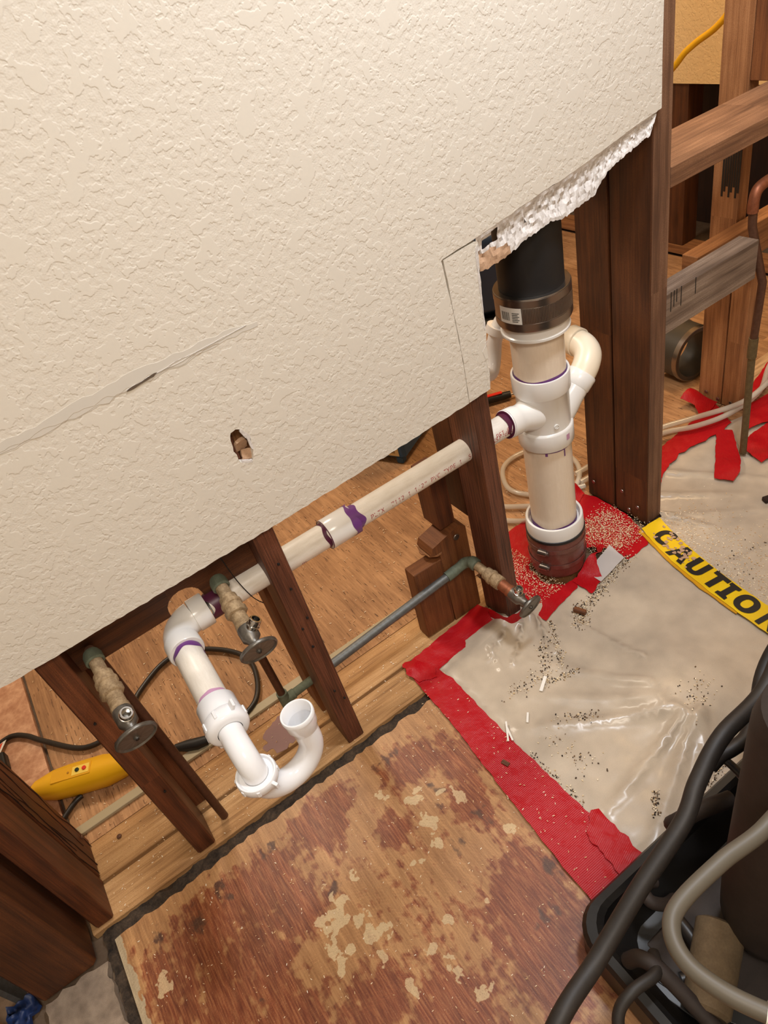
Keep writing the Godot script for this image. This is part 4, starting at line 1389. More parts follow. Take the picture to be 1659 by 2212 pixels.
	lathe(b, [Vector2(0.0, 0.0312), Vector2(0.001, 0.0345), Vector2(0.028, 0.0345), Vector2(0.030, 0.0330), Vector2(0.030, 0.0265)], Vector3(1.096, 0.583, -0.126), Vector3(0.02, 0.05, -1), 36)
	part(el, "socket", b, M.pvc_tan)
	b = MB.new()
	lathe(b, [Vector2(0.0, 0.0262), Vector2(0.14, 0.0262)], Vector3(1.096, 0.584, -0.15), Vector3(0.02, 0.04, -1), 32)
	part(t, "back_pipe", b, M.pvc_old)
	b = MB.new()
	band_on(b, Vector3(1.096, 0.584, -0.15), Vector3(0.02, 0.04, -1), 0.0266, 0.0, 0.05, 0, TAU, ref, 0.01, 12.0)
	part(t, "primer_ring", b, M.primer_pink, "pink primer ring")
	# reducer and shielded coupling on the black pipe
	b = MB.new()
	lathe(b, [Vector2(0.722, 0.0578), Vector2(0.722, 0.0705), Vector2(0.724, 0.0732), Vector2(0.729, 0.0735), Vector2(0.731, 0.0705), Vector2(0.765, 0.0705)], o, up, 48)
	part(t, "reducer", b, M.pvc)
	b = MB.new()
	lathe(b, [Vector2(0.752, 0.072), Vector2(0.752, 0.0782), Vector2(0.7535, 0.0787), Vector2(0.8215, 0.0787), Vector2(0.823, 0.0780), Vector2(0.823, 0.067)], o, up, 64)
	var bd := part(t, "steel_band", b, M.steel)
	b = MB.new()
	for k in 46:
		var a := 0.60 + k * 0.040
		var d: Vector3 = f[0] * cos(a) + f[1] * sin(a)
		lathe(b, [Vector2(0.772, 0.0), Vector2(0.772, 0.0012), Vector2(0.804, 0.0012), Vector2(0.804, 0.0)], o + d * 0.0786, up, 6)
	part(bd, "corrugation", b, M.steel)
	for y in [0.756, 0.806]:
		b = MB.new()
		lathe(b, [Vector2(y, 0.0787), Vector2(y, 0.0796), Vector2(y + 0.014, 0.0796), Vector2(y + 0.014, 0.0787)], o, up, 64)
		part(bd, "clamp_strap", b, M.steel)
	b = MB.new()
	band_on(b, o, up, 0.0800, 0.771, 0.806, -0.12, 0.54, ref, 0.0, 0, 14)
	var lbl := part(bd, "sticker", b, M.white, "small white sticker with bar code")
	b = MB.new()
	for k in 11:
		band_on(b, o, up, 0.0803, 0.778, 0.796, -0.06 + k * 0.024, -0.06 + k * 0.024 + 0.008 + 0.007 * (k % 3 % 2), ref, 0.0, 0, 1)
	for k in 6:
		band_on(b, o, up, 0.0803, 0.776 + k * 0.0036, 0.7775 + k * 0.0036, 0.28, 0.44 + 0.04 * (k % 2), ref, 0.0, 0, 4)
	part(lbl, "bar_code", b, M.black)
	b = MB.new()
	lathe(b, [Vector2(0.80, 0.0668), Vector2(1.45, 0.0668)], o, up, 48)
	part(t, "black_pipe", b, M.rubber)
	# trap of the sink on the far side
	var tr := thing("far_trap", "white trap of the other sink, behind the stack", "trap", Vector3(1.08, 0.45, -0.38))
	b = MB.new()
	tube(b, smooth([Vector3(1.101, 0.590, -0.285), Vector3(1.098, 0.594, -0.34), Vector3(1.085, 0.578, -0.385), Vector3(1.066, 0.525, -0.405), Vector3(1.050, 0.475, -0.402), Vector3(1.025, 0.445, -0.39), Vector3(0.99, 0.455, -0.385)], 6), 0.0208, 28)
	part(tr, "bend", b, M.trap)
	b = MB.new()
	lathe(b, [Vector2(0, 0.021), Vector2(0, 0.034), Vector2(0.02, 0.035), Vector2(0.024, 0.032), Vector2(0.024, 0.021)], Vector3(1.100, 0.591, -0.30), Vector3(0, 0, -1), 30)
	part(tr, "slip_nut", b, M.trap)
	b = MB.new()
	lathe(b, [Vector2(0, 0.021), Vector2(0, 0.033), Vector2(0.02, 0.034), Vector2(0.022, 0.031), Vector2(0.022, 0.021)], Vector3(1.078, 0.560, -0.396), Vector3(-0.35, -0.9, -0.2), 30)
	part(tr, "slip_nut", b, M.trap)

func box_oriented(mb: MB, at: Vector3, ex: Vector3, ey: Vector3, ez: Vector3, h: Vector3) -> void:
	var keep := mb.xf
	mb.xf = keep * Transform3D(Basis(ex.normalized(), ey.normalized(), ez.normalized()), at)
	box(mb, -h, h, minf(h.x, minf(h.y, h.z)) * 0.3)
	mb.xf = keep

func plastic_height(p: Vector2) -> float:
	var h := 0.004 + 0.0022 * nz.get_noise_2d(p.x * 160, p.y * 160) + 0.0012 * nz.get_noise_2d(p.x * 420 + 40, p.y * 420)
	var c := Vector2(0.835, 0.40)
	var dd := Vector2((p.x - c.x) / 0.115, (p.y - c.y) / 0.115).length()
	h += 0.030 * exp(-dd * dd * dd)
	for r in RIDGES:
		var q := Geometry2D.get_closest_point_to_segment(p, r[0], r[1])
		var s: float = (q - r[0]).length() / maxf(0.001, (r[1] - r[0]).length())
		var d: float = p.distance_to(q) / r[3]
		if d < 3.0:
			h += 0.9 * r[2] * exp(-d * d) * (1.0 - 0.75 * s)
	# lifts where it is taped up to the stud and to the stack
	h += 0.030 * exp(-pow((p.x - 0.70) / 0.09, 2) - pow((p.y + 0.01) / 0.03, 2))
	h *= smoothstep(0.452, 0.50, p.x) * 0.9 + 0.1
	return maxf(h, 0.002)

const RIDGES := [
	[Vector2(0.77, 0.44), Vector2(0.49, 0.24), 0.016, 0.014],
	[Vector2(0.77, 0.46), Vector2(0.49, 0.50), 0.018, 0.012],
	[Vector2(0.78, 0.48), Vector2(0.50, 0.60), 0.018, 0.014],
	[Vector2(0.80, 0.48), Vector2(0.60, 0.66), 0.016, 0.016],
	[Vector2(0.76, 0.40), Vector2(0.56, 0.18), 0.012, 0.018],
	[Vector2(0.78, 0.36), Vector2(0.64, 0.12), 0.010, 0.012],
	[Vector2(0.83, 0.30), Vector2(0.80, 0.08), 0.010, 0.008],
	[Vector2(0.70, 0.03), Vector2(0.60, 0.10), 0.020, 0.006],
	[Vector2(0.655, 0.02), Vector2(0.56, 0.05), 0.016, 0.007],
	[Vector2(0.74, 0.03), Vector2(0.70, 0.14), 0.022, 0.006],
	[Vector2(0.60, 0.02), Vector2(0.57, 0.09), 0.012, 0.006],
	[Vector2(1.24, -0.03), Vector2(1.30, 0.15), 0.014, 0.008],
	[Vector2(1.30, -0.06), Vector2(1.46, 0.12), 0.010, 0.012],
	[Vector2(1.40, -0.10), Vector2(1.55, 0.12), 0.012, 0.014],
	[Vector2(1.25, 0.02), Vector2(1.5, 0.25), 0.006, 0.012],
	[Vector2(1.2, 0.25), Vector2(1.6, 0.35), 0.006, 0.014]]

func tape(label: String, poly: Array, y: float, lift := 0.0, lift_at := Vector2.ZERO, lift_r := 0.05, sd := 0.0, turn := 0.0, amp := 0.0015) -> Node3D:
	var b := MB.new()
	var h := func(p: Vector2) -> float:
		return y + 0.0016 * nz.get_noise_2d(p.x * 300 + sd, p.y * 300) + 0.0011 * nz.get_noise_2d(p.x * 900, p.y * 900 + sd) + lift * exp(-pow(p.distance_to(lift_at) / lift_r, 2))
	sheet(b, ragged(poly, 0.008, amp, sd), 0.009, h, 0.0007)
	if turn != 0.0:
		for i in b.u.size():
			b.u[i] = b.u[i].rotated(turn)
	return solo("duct_tape", label, "tape", b, M.tape, "red tape holding the plastic sheet")

func build_floor_covering() -> void:
	var b := MB.new()
	var outline := [Vector2(0.44, -0.02), Vector2(0.545, -0.04), Vector2(0.70, -0.06), Vector2(0.73, 0.0), Vector2(0.80, 0.012), Vector2(0.88, 0.012), Vector2(1.04, 0.02), Vector2(1.17, 0.01), Vector2(1.24, 0.01), Vector2(1.26, -0.06), Vector2(1.45, -0.16), Vector2(1.66, -0.14), Vector2(1.80, -0.10), Vector2(2.45, -0.2), Vector2(2.45, 1.35), Vector2(0.44, 1.35)]
	sheet(b, outline, 0.0125, plastic_height, 0.0015, 0.25)
	var t := solo("plastic_sheet", "milky plastic sheet spread over the floor behind red tape", "sheet", b, M.plastic)
	# red tape
	tape("red tape strip along the sole plate up to the brown stud", [Vector2(0.405, -0.088), Vector2(0.539, -0.098), Vector2(0.665, -0.112), Vector2(0.675, -0.03), Vector2(0.63, -0.004), Vector2(0.545, -0.026), Vector2(0.462, -0.018), Vector2(0.43, -0.01), Vector2(0.398, -0.03)], 0.006, 0.012, Vector2(0.67, -0.06), 0.03, 1.0)
	tape("long red tape strip between bare plywood and the plastic", [Vector2(0.394, -0.055), Vector2(0.43, -0.02), Vector2(0.455, -0.02), Vector2(0.466, 0.03), Vector2(0.462, 0.151), Vector2(0.462, 0.287), Vector2(0.465, 0.41), Vector2(0.466, 0.50), Vector2(0.47, 0.75), Vector2(0.345, 0.75), Vector2(0.350, 0.55), Vector2(0.358, 0.44), Vector2(0.370, 0.299), Vector2(0.386, 0.132)], 0.0075, 0.0, Vector2.ZERO, 0.05, 2.0)
	tape("crumpled red tape corner where two strips meet on the plate", [Vector2(0.396, -0.09), Vector2(0.43, -0.085), Vector2(0.455, -0.03), Vector2(0.44, 0.0), Vector2(0.40, -0.02), Vector2(0.388, -0.05)], 0.010, 0.010, Vector2(0.41, -0.06), 0.02, 3.0, 0.8, 0.004)
	tape("short wrinkled red tape patch lying on the long strip", [Vector2(0.47, 0.478), Vector2(0.482, 0.485), Vector2(0.484, 0.60), Vector2(0.42, 0.60), Vector2(0.43, 0.50)], 0.012, 0.006, Vector2(0.475, 0.50), 0.02, 4.0, 0.3, 0.004)
	tape("dusty red tape left of the stack foot", [Vector2(0.755, -0.06), Vector2(0.80, -0.15), Vector2(0.90, -0.26), Vector2(1.0, -0.27), Vector2(0.95, -0.17), Vector2(0.90, -0.15), Vector2(0.848, -0.11), Vector2(0.842, -0.04), Vector2(0.80, -0.02)], 0.005, 0.010, Vector2(0.79, -0.06), 0.03, 5.0, 0.6, 0.004)
	tape("red tape strip in front of the stack foot", [Vector2(0.738, 0.0), Vector2(0.752, -0.05), Vector2(0.83, -0.045), Vector2(0.87, 0.002), Vector2(0.912, 0.006), Vector2(0.888, 0.034), Vector2(0.80, 0.046), Vector2(0.753, 0.058)], 0.008, 0.006, Vector2(0.80, 0.0), 0.03, 6.0, 0.5, 0.002)
	tape("bent red tape flap standing before the stack foot", [Vector2(0.892, 0.010), Vector2(0.93, 0.006), Vector2(1.0, 0.0), Vector2(1.035, -0.040), Vector2(1.048, -0.02), Vector2(0.98, 0.012), Vector2(0.953, 0.060), Vector2(0.896, 0.076)], 0.010, 0.040, Vector2(0.975, 0.0), 0.035, 7.0, 0.9, 0.003)
	tape("wide dusty red tape between the stack and the end stud", [Vector2(1.01, -0.06), Vector2(1.04, -0.13), Vector2(1.10, -0.20), Vector2(1.165, -0.225), Vector2(1.184, -0.18), Vector2(1.184, -0.06), Vector2(1.150, 0.036), Vector2(1.130, 0.056), Vector2(1.050, 0.058), Vector2(1.055, 0.0)], 0.006, 0.006, Vector2(1.15, -0.2), 0.04, 8.0, 0.2, 0.002)
	tape("small red tape tab behind the stack by the end stud", [Vector2(1.10, -0.19), Vector2(1.13, -0.25), Vector2(1.175, -0.262), Vector2(1.168, -0.21)], 0.012, 0.03, Vector2(1.15, -0.25), 0.03, 9.0, 1.0, 0.003)
	tape("red tape strip right of the end stud under the clear hoses", [Vector2(1.24, -0.075), Vector2(1.25, -0.13), Vector2(1.445, -0.188), Vector2(1.648, -0.206), Vector2(1.760, -0.210), Vector2(1.705, -0.112), Vector2(1.657, -0.105), Vector2(1.487, -0.128), Vector2(1.39, -0.108), Vector2(1.28, -0.04)], 0.012, 0.0, Vector2.ZERO, 0.05, 10.0, 0.0, 0.003)
	tape("upturned red tape end at the foot of the orange stud", [Vector2(1.70, -0.30), Vector2(1.766, -0.297), Vector2(1.768, -0.21), Vector2(1.70, -0.192), Vector2(1.675, -0.205), Vector2(1.71, -0.25)], 0.014, 0.035, Vector2(1.735, -0.30), 0.04, 11.0, 0.6)
	tape("short red tape piece pointing away from the copper pipe foot", [Vector2(1.647, -0.121), Vector2(1.673, -0.084), Vector2(1.56, 0.025), Vector2(1.513, 0.056), Vector2(1.474, 0.064), Vector2(1.452, 0.018)], 0.014, 0.012, Vector2(1.52, 0.03), 0.04, 12.0, 0.9)
	tape("red tape piece right of the copper pipe under the hoses", [Vector2(1.72, -0.085), Vector2(1.784, -0.127), Vector2(1.92, -0.115), Vector2(1.92, -0.06), Vector2(1.765, -0.028), Vector2(1.69, -0.056)], 0.016, 0.008, Vector2(1.75, -0.06), 0.03, 13.0, 0.3)
	tape("ragged red tape piece in front of the copper pipe foot", [Vector2(1.612, -0.008), Vector2(1.68, -0.03), Vector2(1.80, -0.03), Vector2(1.80, 0.02), Vector2(1.64, 0.075), Vector2(1.59, 0.071)], 0.014, 0.012, Vector2(1.64, 0.0), 0.03, 14.0, 0.5)
	tape("far red tape strip along the pale floor board", [Vector2(1.798, -0.132), Vector2(1.854, -0.168), Vector2(2.052, -0.226), Vector2(2.2, -0.26), Vector2(2.2, -0.17), Vector2(1.958, -0.150)], 0.020, 0.0, Vector2.ZERO, 0.05, 15.0)
	# tape wrapped round the foot of the brown stud
	b = MB.new()
	var prev := []
	var ring := smooth([Vector3(0.655, 0, -0.05), Vector3(0.672, 0, 0.004), Vector3(0.70, 0, 0.012), Vector3(0.728, 0, 0.010), Vector3(0.745, 0, -0.01)], 6)
	for i in ring.size():
		var p: Vector3 = ring[i]
		var lo := p + Vector3(0, 0.014 + 0.003 * sin(i * 1.3), 0.004)
		var hi := p + Vector3(0, 0.046 + 0.004 * sin(i * 0.9), 0)
		if i > 0:
			b.flat(prev[0], lo, hi, prev[1], Vector3(0, 0.3, 1))
		prev = [lo, hi]
	solo("duct_tape", "red tape band wrapped round the foot of the brown stud", "tape", b, M.tape, "red tape holding the plastic sheet")
	b = MB.new()
	prev = []
	for i in ring.size():
		var p: Vector3 = ring[i]
		var lo := p + Vector3(0, -0.004, 0.018 + 0.004 * sin(i * 0.7))
		var hi := p + Vector3(0, 0.017, 0.005)
		if i > 0:
			b.flat(prev[0], lo, hi, prev[1], Vector3(0, 0.5, 1))
		prev = [lo, hi]
	solo("plastic_strip", "pale plastic lip under the tape band of the brown stud", "sheet", b, M.tape_back)
	# plain plastic seen between tape pieces before the stack
	b = MB.new()
	sheet(b, [Vector2(0.94, 0.02), Vector2(0.99, 0.004), Vector2(1.055, -0.01), Vector2(1.045, 0.05), Vector2(0.94, 0.066)], 0.012, func(p: Vector2) -> float: return 0.013 + 0.003 * nz.get_noise_2d(p.x * 300, p.y * 300), 0.0008)
	solo("plastic_strip", "grey plastic scrap showing beside the bent tape flap", "sheet", b, M.tape_back)
	# caution tape
	var lo_e := [Vector2(1.155, 0.012), Vector2(1.118, 0.141), Vector2(1.098, 0.251), Vector2(1.085, 0.36), Vector2(1.074, 0.48), Vector2(1.05, 0.75)]
	var up_e := [Vector2(1.222, 0.018), Vector2(1.185, 0.148), Vector2(1.163, 0.26), Vector2(1.150, 0.37), Vector2(1.139, 0.49), Vector2(1.115, 0.76)]
	var poly := lo_e.duplicate()
	var rv := up_e.duplicate()
	rv.reverse()
	poly += rv
	b = MB.new()
	var ch := func(p: Vector2) -> float: return 0.012 + 0.0012 * nz.get_noise_2d(p.x * 120, p.y * 120) + 0.008 * smoothstep(0.06, 0.0, p.y)
	sheet(b, ragged(poly, 0.012, 0.0012, 22.0), 0.010, ch, 0.0008)
	var ct := thing("caution_tape", "yellow caution tape lying across the plastic sheet", "tape", Vector3(1.15, 0, 0.2))
	part(ct, "band", b, M.caution)
	b = MB.new()
	sheet(b, ragged([Vector2(1.148, 0.010), Vector2(1.157, 0.008), Vector2(1.122, 0.141), Vector2(1.100, 0.251), Vector2(1.087, 0.36), Vector2(1.080, 0.36), Vector2(1.090, 0.25), Vector2(1.110, 0.14)], 0.012, 0.001, 24.0), 0.008, func(_p: Vector2) -> float: return 0.0105, 0.003)
	part(ct, "folded_edge", b, mat(C(206, 150, 20), 0.4))
	var font := SystemFont.new()
	font.font_names = PackedStringArray(["Droid Sans"])
	font.font_weight = 800
	var bold := FontVariation.new()
	bold.base_font = font
	bold.variation_embolden = 0.9
	var spots := [["C", 1.172, 0.072], ["A", 1.150, 0.143], ["U", 1.138, 0.203], ["T", 1.130, 0.262], ["I", 1.122, 0.303], ["O", 1.116, 0.357], ["N", 1.108, 0.432]]
	var n_shape := [Vector2(-0.026, -0.0265), Vector2(-0.013, -0.0265), Vector2(-0.013, 0.004), Vector2(0.010, -0.0265), Vector2(0.026, -0.0265), Vector2(0.026, 0.0265), Vector2(0.013, 0.0265), Vector2(0.013, -0.004), Vector2(-0.010, 0.0265), Vector2(-0.026, 0.0265)]
	for s in spots:
		if s[0] == "N":
			var nb := MB.new()
			var ids := Geometry2D.triangulate_polygon(PackedVector2Array(n_shape))
			for i in range(0, ids.size(), 3):
				var p := []
				for j in 3:
					var q: Vector2 = n_shape[ids[i + j]]
					var g := Vector2(s[1], s[2]) + Vector2(-0.17, 0.985) * q.x + Vector2(0.985, 0.17) * q.y
					p.append(Vector3(g.x, ch.call(g) + 0.0014, g.y))
				nb.tri(p[0], p[1], p[2], Vector3.UP, Vector3.UP, Vector3.UP, Vector2.ZERO, Vector2.ZERO, Vector2.ZERO)
			part(ct, "letter", nb, M.black, "black capital letter N")
			continue
		var tm := TextMesh.new()
		tm.font = bold
		tm.text = s[0]
		tm.font_size = 64
		tm.pixel_size = 0.00112
		tm.depth = 0.0
		var a := tm.get_mesh_arrays()
		var vs: PackedVector3Array = a[Mesh.ARRAY_VERTEX]
		var ix: PackedInt32Array = a[Mesh.ARRAY_INDEX]
		var mb := MB.new()
		var rd := Vector2(-0.17, 0.985)
		var ud := Vector2(0.985, 0.17)
		for i in range(0, ix.size() - 2, 3):
			var p := []
			for j in 3:
				var q: Vector3 = vs[ix[i + j]]
				var g := Vector2(s[1], s[2]) + rd * q.x * 1.15 + ud * q.y
				p.append(Vector3(g.x, ch.call(g) + 0.0012, g.y))
			mb.tri(p[0], p[1], p[2], Vector3.UP, Vector3.UP, Vector3.UP, Vector2.ZERO, Vector2.ZERO, Vector2.ZERO)
		part(ct, "letter", mb, M.black, "black capital letter " + s[0])
	# dust rubbed over the first letters
	b = MB.new()
	for k in 48:
		var q := Vector2(rng.randf(), rng.randf())
		var ce := Vector2(1.185 - 0.045 * q.y + (q.x - 0.5) * 0.05, 0.045 + 0.14 * q.y)
		var pg := []
		var rr := rng.randf_range(0.002, 0.007)
		for j in 9:
			pg.append(ce + Vector2.from_angle(TAU * j / 9.0) * rr * rng.randf_range(0.5, 1.2))
		sheet(b, pg, 0.006, func(p: Vector2) -> float: return ch.call(p) + 0.0018, 0.0004)
	part(ct, "dust_patch", b, M.paper)

func build_right_bay() -> void:
	stud("block", "flat weathered block between the end stud and the orange stud", Vector3(1.2485, 0.90, -0.16), Vector3(1.98, 0.942, 0.0), wood(M.grey_wood.albedo_texture, C(255, 214, 178), 0.75, 0.06), "", 0.002, 0)
	var t := stud("block", "grey weathered block nailed to the end stud, on edge", Vector3(1.2485, 0.568, -0.056), Vector3(1.572, 0.667, -0.002), M.grey_wood, "", 0.002, 0)
	var b := MB.new()
	for k in 5:
		var x: float = [1.262, 1.272, 1.281, 1.296, 1.345][k]
		box(b, Vector3(x, 0.62 + 0.008 * (k % 3), -0.0022), Vector3(x + 0.0016, 0.668, -0.0008), 0.0002)
	part(t, "saw_nick", b, M.black)
	stud("block", "brown block running behind the grey weathered one", Vector3(1.552, 0.505, -0.203), Vector3(2.35, 0.60, -0.152), M.mid, "", 0.003, 0)
	t = stud("orange_stud", "orange-brown stud standing behind the copper pipe", Vector3(1.78, 0.0, -0.29), Vector3(1.82, 2.44, -0.207), M.mid)
	nail(t, Vector3(1.779, 0.03, -0.26), Vector3.LEFT, 0.006)
	nail(t, Vector3(1.779, 0.02, -0.215), Vector3.LEFT, 0.006)
	t = stud("orange_stud", "short orange-brown stud below the brown block", Vector3(1.782, 0.0, -0.205), Vector3(1.822, 0.504, -0.145), M.mid)
	nail(t, Vector3(1.781, 0.02, -0.17), Vector3.LEFT, 0.006)
	stud("orange_stud", "brown stud resting on the flat weathered block", Vector3(1.776, 0.943, -0.204), Vector3(1.818, 2.44, -0.105), M.mid_dark)
	# scorch on the orange stud
	b = MB.new()
	for k in 8:
		var z := -0.262 + k * 0.0068
		box(b, Vector3(1.7790, 0.66 + 0.014 * (k % 3), z), Vector3(1.7799, 0.79 + 0.012 * ((k * 5) % 4), z + 0.0055), 0.0002)
	part(get_node("orange_stud"), "scorch_mark", b, M.black, "black scorch marks")
	# copper riser with a bend at the top
	t = thing("copper_pipe", "tall dull copper pipe with elbow in the right bay", "pipe", Vector3(1.595, 0, -0.015))
	b = MB.new()
	tube(b, [Vector3(1.596, 0.014, 0.006), Vector3(1.592, 0.2, 0.004), Vector3(1.588, 0.36, 0.003)], 0.0098, 18)
	part(t, "lower_length", b, M.patina)
	b = MB.new()
	tube(b, [Vector3(1.588, 0.34, 0.003), Vector3(1.588, 0.398, 0.003)], 0.0122, 18)
	part(t, "coupling", b, M.patina)
	b = MB.new()
	tube(b, [Vector3(1.588, 0.39, 0.003), Vector3(1.592, 0.55, 0.006), Vector3(1.578, 0.69, -0.028), Vector3(1.577, 0.745, -0.03)], 0.0102, 18)
	part(t, "upper_length", b, M.copper)
	b = MB.new()
	tube(b, smooth([Vector3(1.577, 0.725, -0.03), Vector3(1.577, 0.752, -0.03), Vector3(1.585, 0.772, -0.03), Vector3(1.605, 0.780, -0.03), Vector3(1.64, 0.782, -0.03)], 5), 0.0128, 18)
	part(t, "elbow", b, M.copper_bright)
	b = MB.new()
	tube(b, [Vector3(1.63, 0.782, -0.03), Vector3(2.2, 0.79, -0.03)], 0.0102, 18)
	part(t, "side_run", b, M.copper)
	# loose rubber coupling on the floor
	t = thing("rubber_coupling", "grey rubber coupling with steel rims lying on the floor", "coupling", Vector3(1.86, 0.1, -0.42))
	var ax := Vector3(-0.08, 0.0, 1).normalized()
	var o := Vector3(1.865, 0.096, -0.44)
	b = MB.new()
	lathe(b, [Vector2(-0.03, 0.082), Vector2(-0.03, 0.094), Vector2(0.075, 0.094), Vector2(0.075, 0.080), Vector2(0.06, 0.078), Vector2(-0.03, 0.078)], o, ax, 44)
	part(t, "sleeve", b, M.rubber_grey)
	for s in [-0.03, 0.058]:
		b = MB.new()
		lathe(b, [Vector2(s, 0.0935), Vector2(s, 0.0965), Vector2(s + 0.018, 0.0965), Vector2(s + 0.018, 0.0935)], o, ax, 44)
		part(t, "steel_rim", b, M.steel)
	# pale board and clear hoses
	b = MB.new()
	box(b, Vector3(1.83, -0.003, -0.262), Vector3(2.6, 0.018, -0.19), 0.002, 0)
	solo("floor_board", "pale new board on the floor past the orange stud", "board", b, M.pale)
	b = MB.new()
	tube(b, smooth([Vector3(1.20, 0.012, -0.258), Vector3(1.36, 0.020, -0.235), Vector3(1.512, 0.026, -0.225), Vector3(1.607, 0.030, -0.165), Vector3(1.716, 0.032, -0.128), Vector3(1.86, 0.036, -0.128), Vector3(2.02, 0.03, -0.20), Vector3(2.3, 0.01, -0.3)], 6), 0.0085, 14)
	solo("clear_hose", "clear hose lying on red tape, nearer of the pair", "hose", b, M.clear)
	b = MB.new()
	tube(b, smooth([Vector3(1.22, 0.010, -0.30), Vector3(1.40, 0.018, -0.275), Vector3(1.531, 0.024, -0.250), Vector3(1.63, 0.036, -0.192), Vector3(1.76, 0.052, -0.120), Vector3(1.89, 0.060, -0.12), Vector3(1.99, 0.06, -0.14), Vector3(2.3, 0.05, -0.22)], 6), 0.0085, 14)
	solo("clear_hose", "clear hose lying on red tape, farther of the pair", "hose", b, M.clear)
	# yellow cable before the far wall
	b = MB.new()
	tube(b, smooth([Vector3(2.35, 1.2, -0.60), Vector3(2.4, 0.988, -0.707), Vector3(2.4, 0.921, -0.759), Vector3(2.4, 0.871, -0.845), Vector3(2.4, 0.823, -0.904), Vector3(2.42, 0.70, -1.0), Vector3(2.45, 0.3, -1.1)], 7), 0.011, 12)
	solo("yellow_cable", "yellow electric cable hanging before the far yellow wall", "cable", b, M.yellow)
	# dark studs in the far cavity
	stud("cavity_stud", "dark red stud inside the far wall's open cavity", Vector3(2.64, 0.037, -1.16), Vector3(2.73, 2.44, -1.045), M.dark)
	stud("cavity_stud", "dark stud deeper in the far wall cavity behind the orange stud", Vector3(2.64, 0.037, -0.62), Vector3(2.73, 2.44, -0.56), M.dark)
	b = MB.new()
	box(b, Vector3(2.635, -0.003, -2.6), Vector3(2.72, 0.036, 0.6), 0.002, 2)
	solo("sole_plate", "sole plate at the foot of the far yellow wall", "board", b, M.mid)

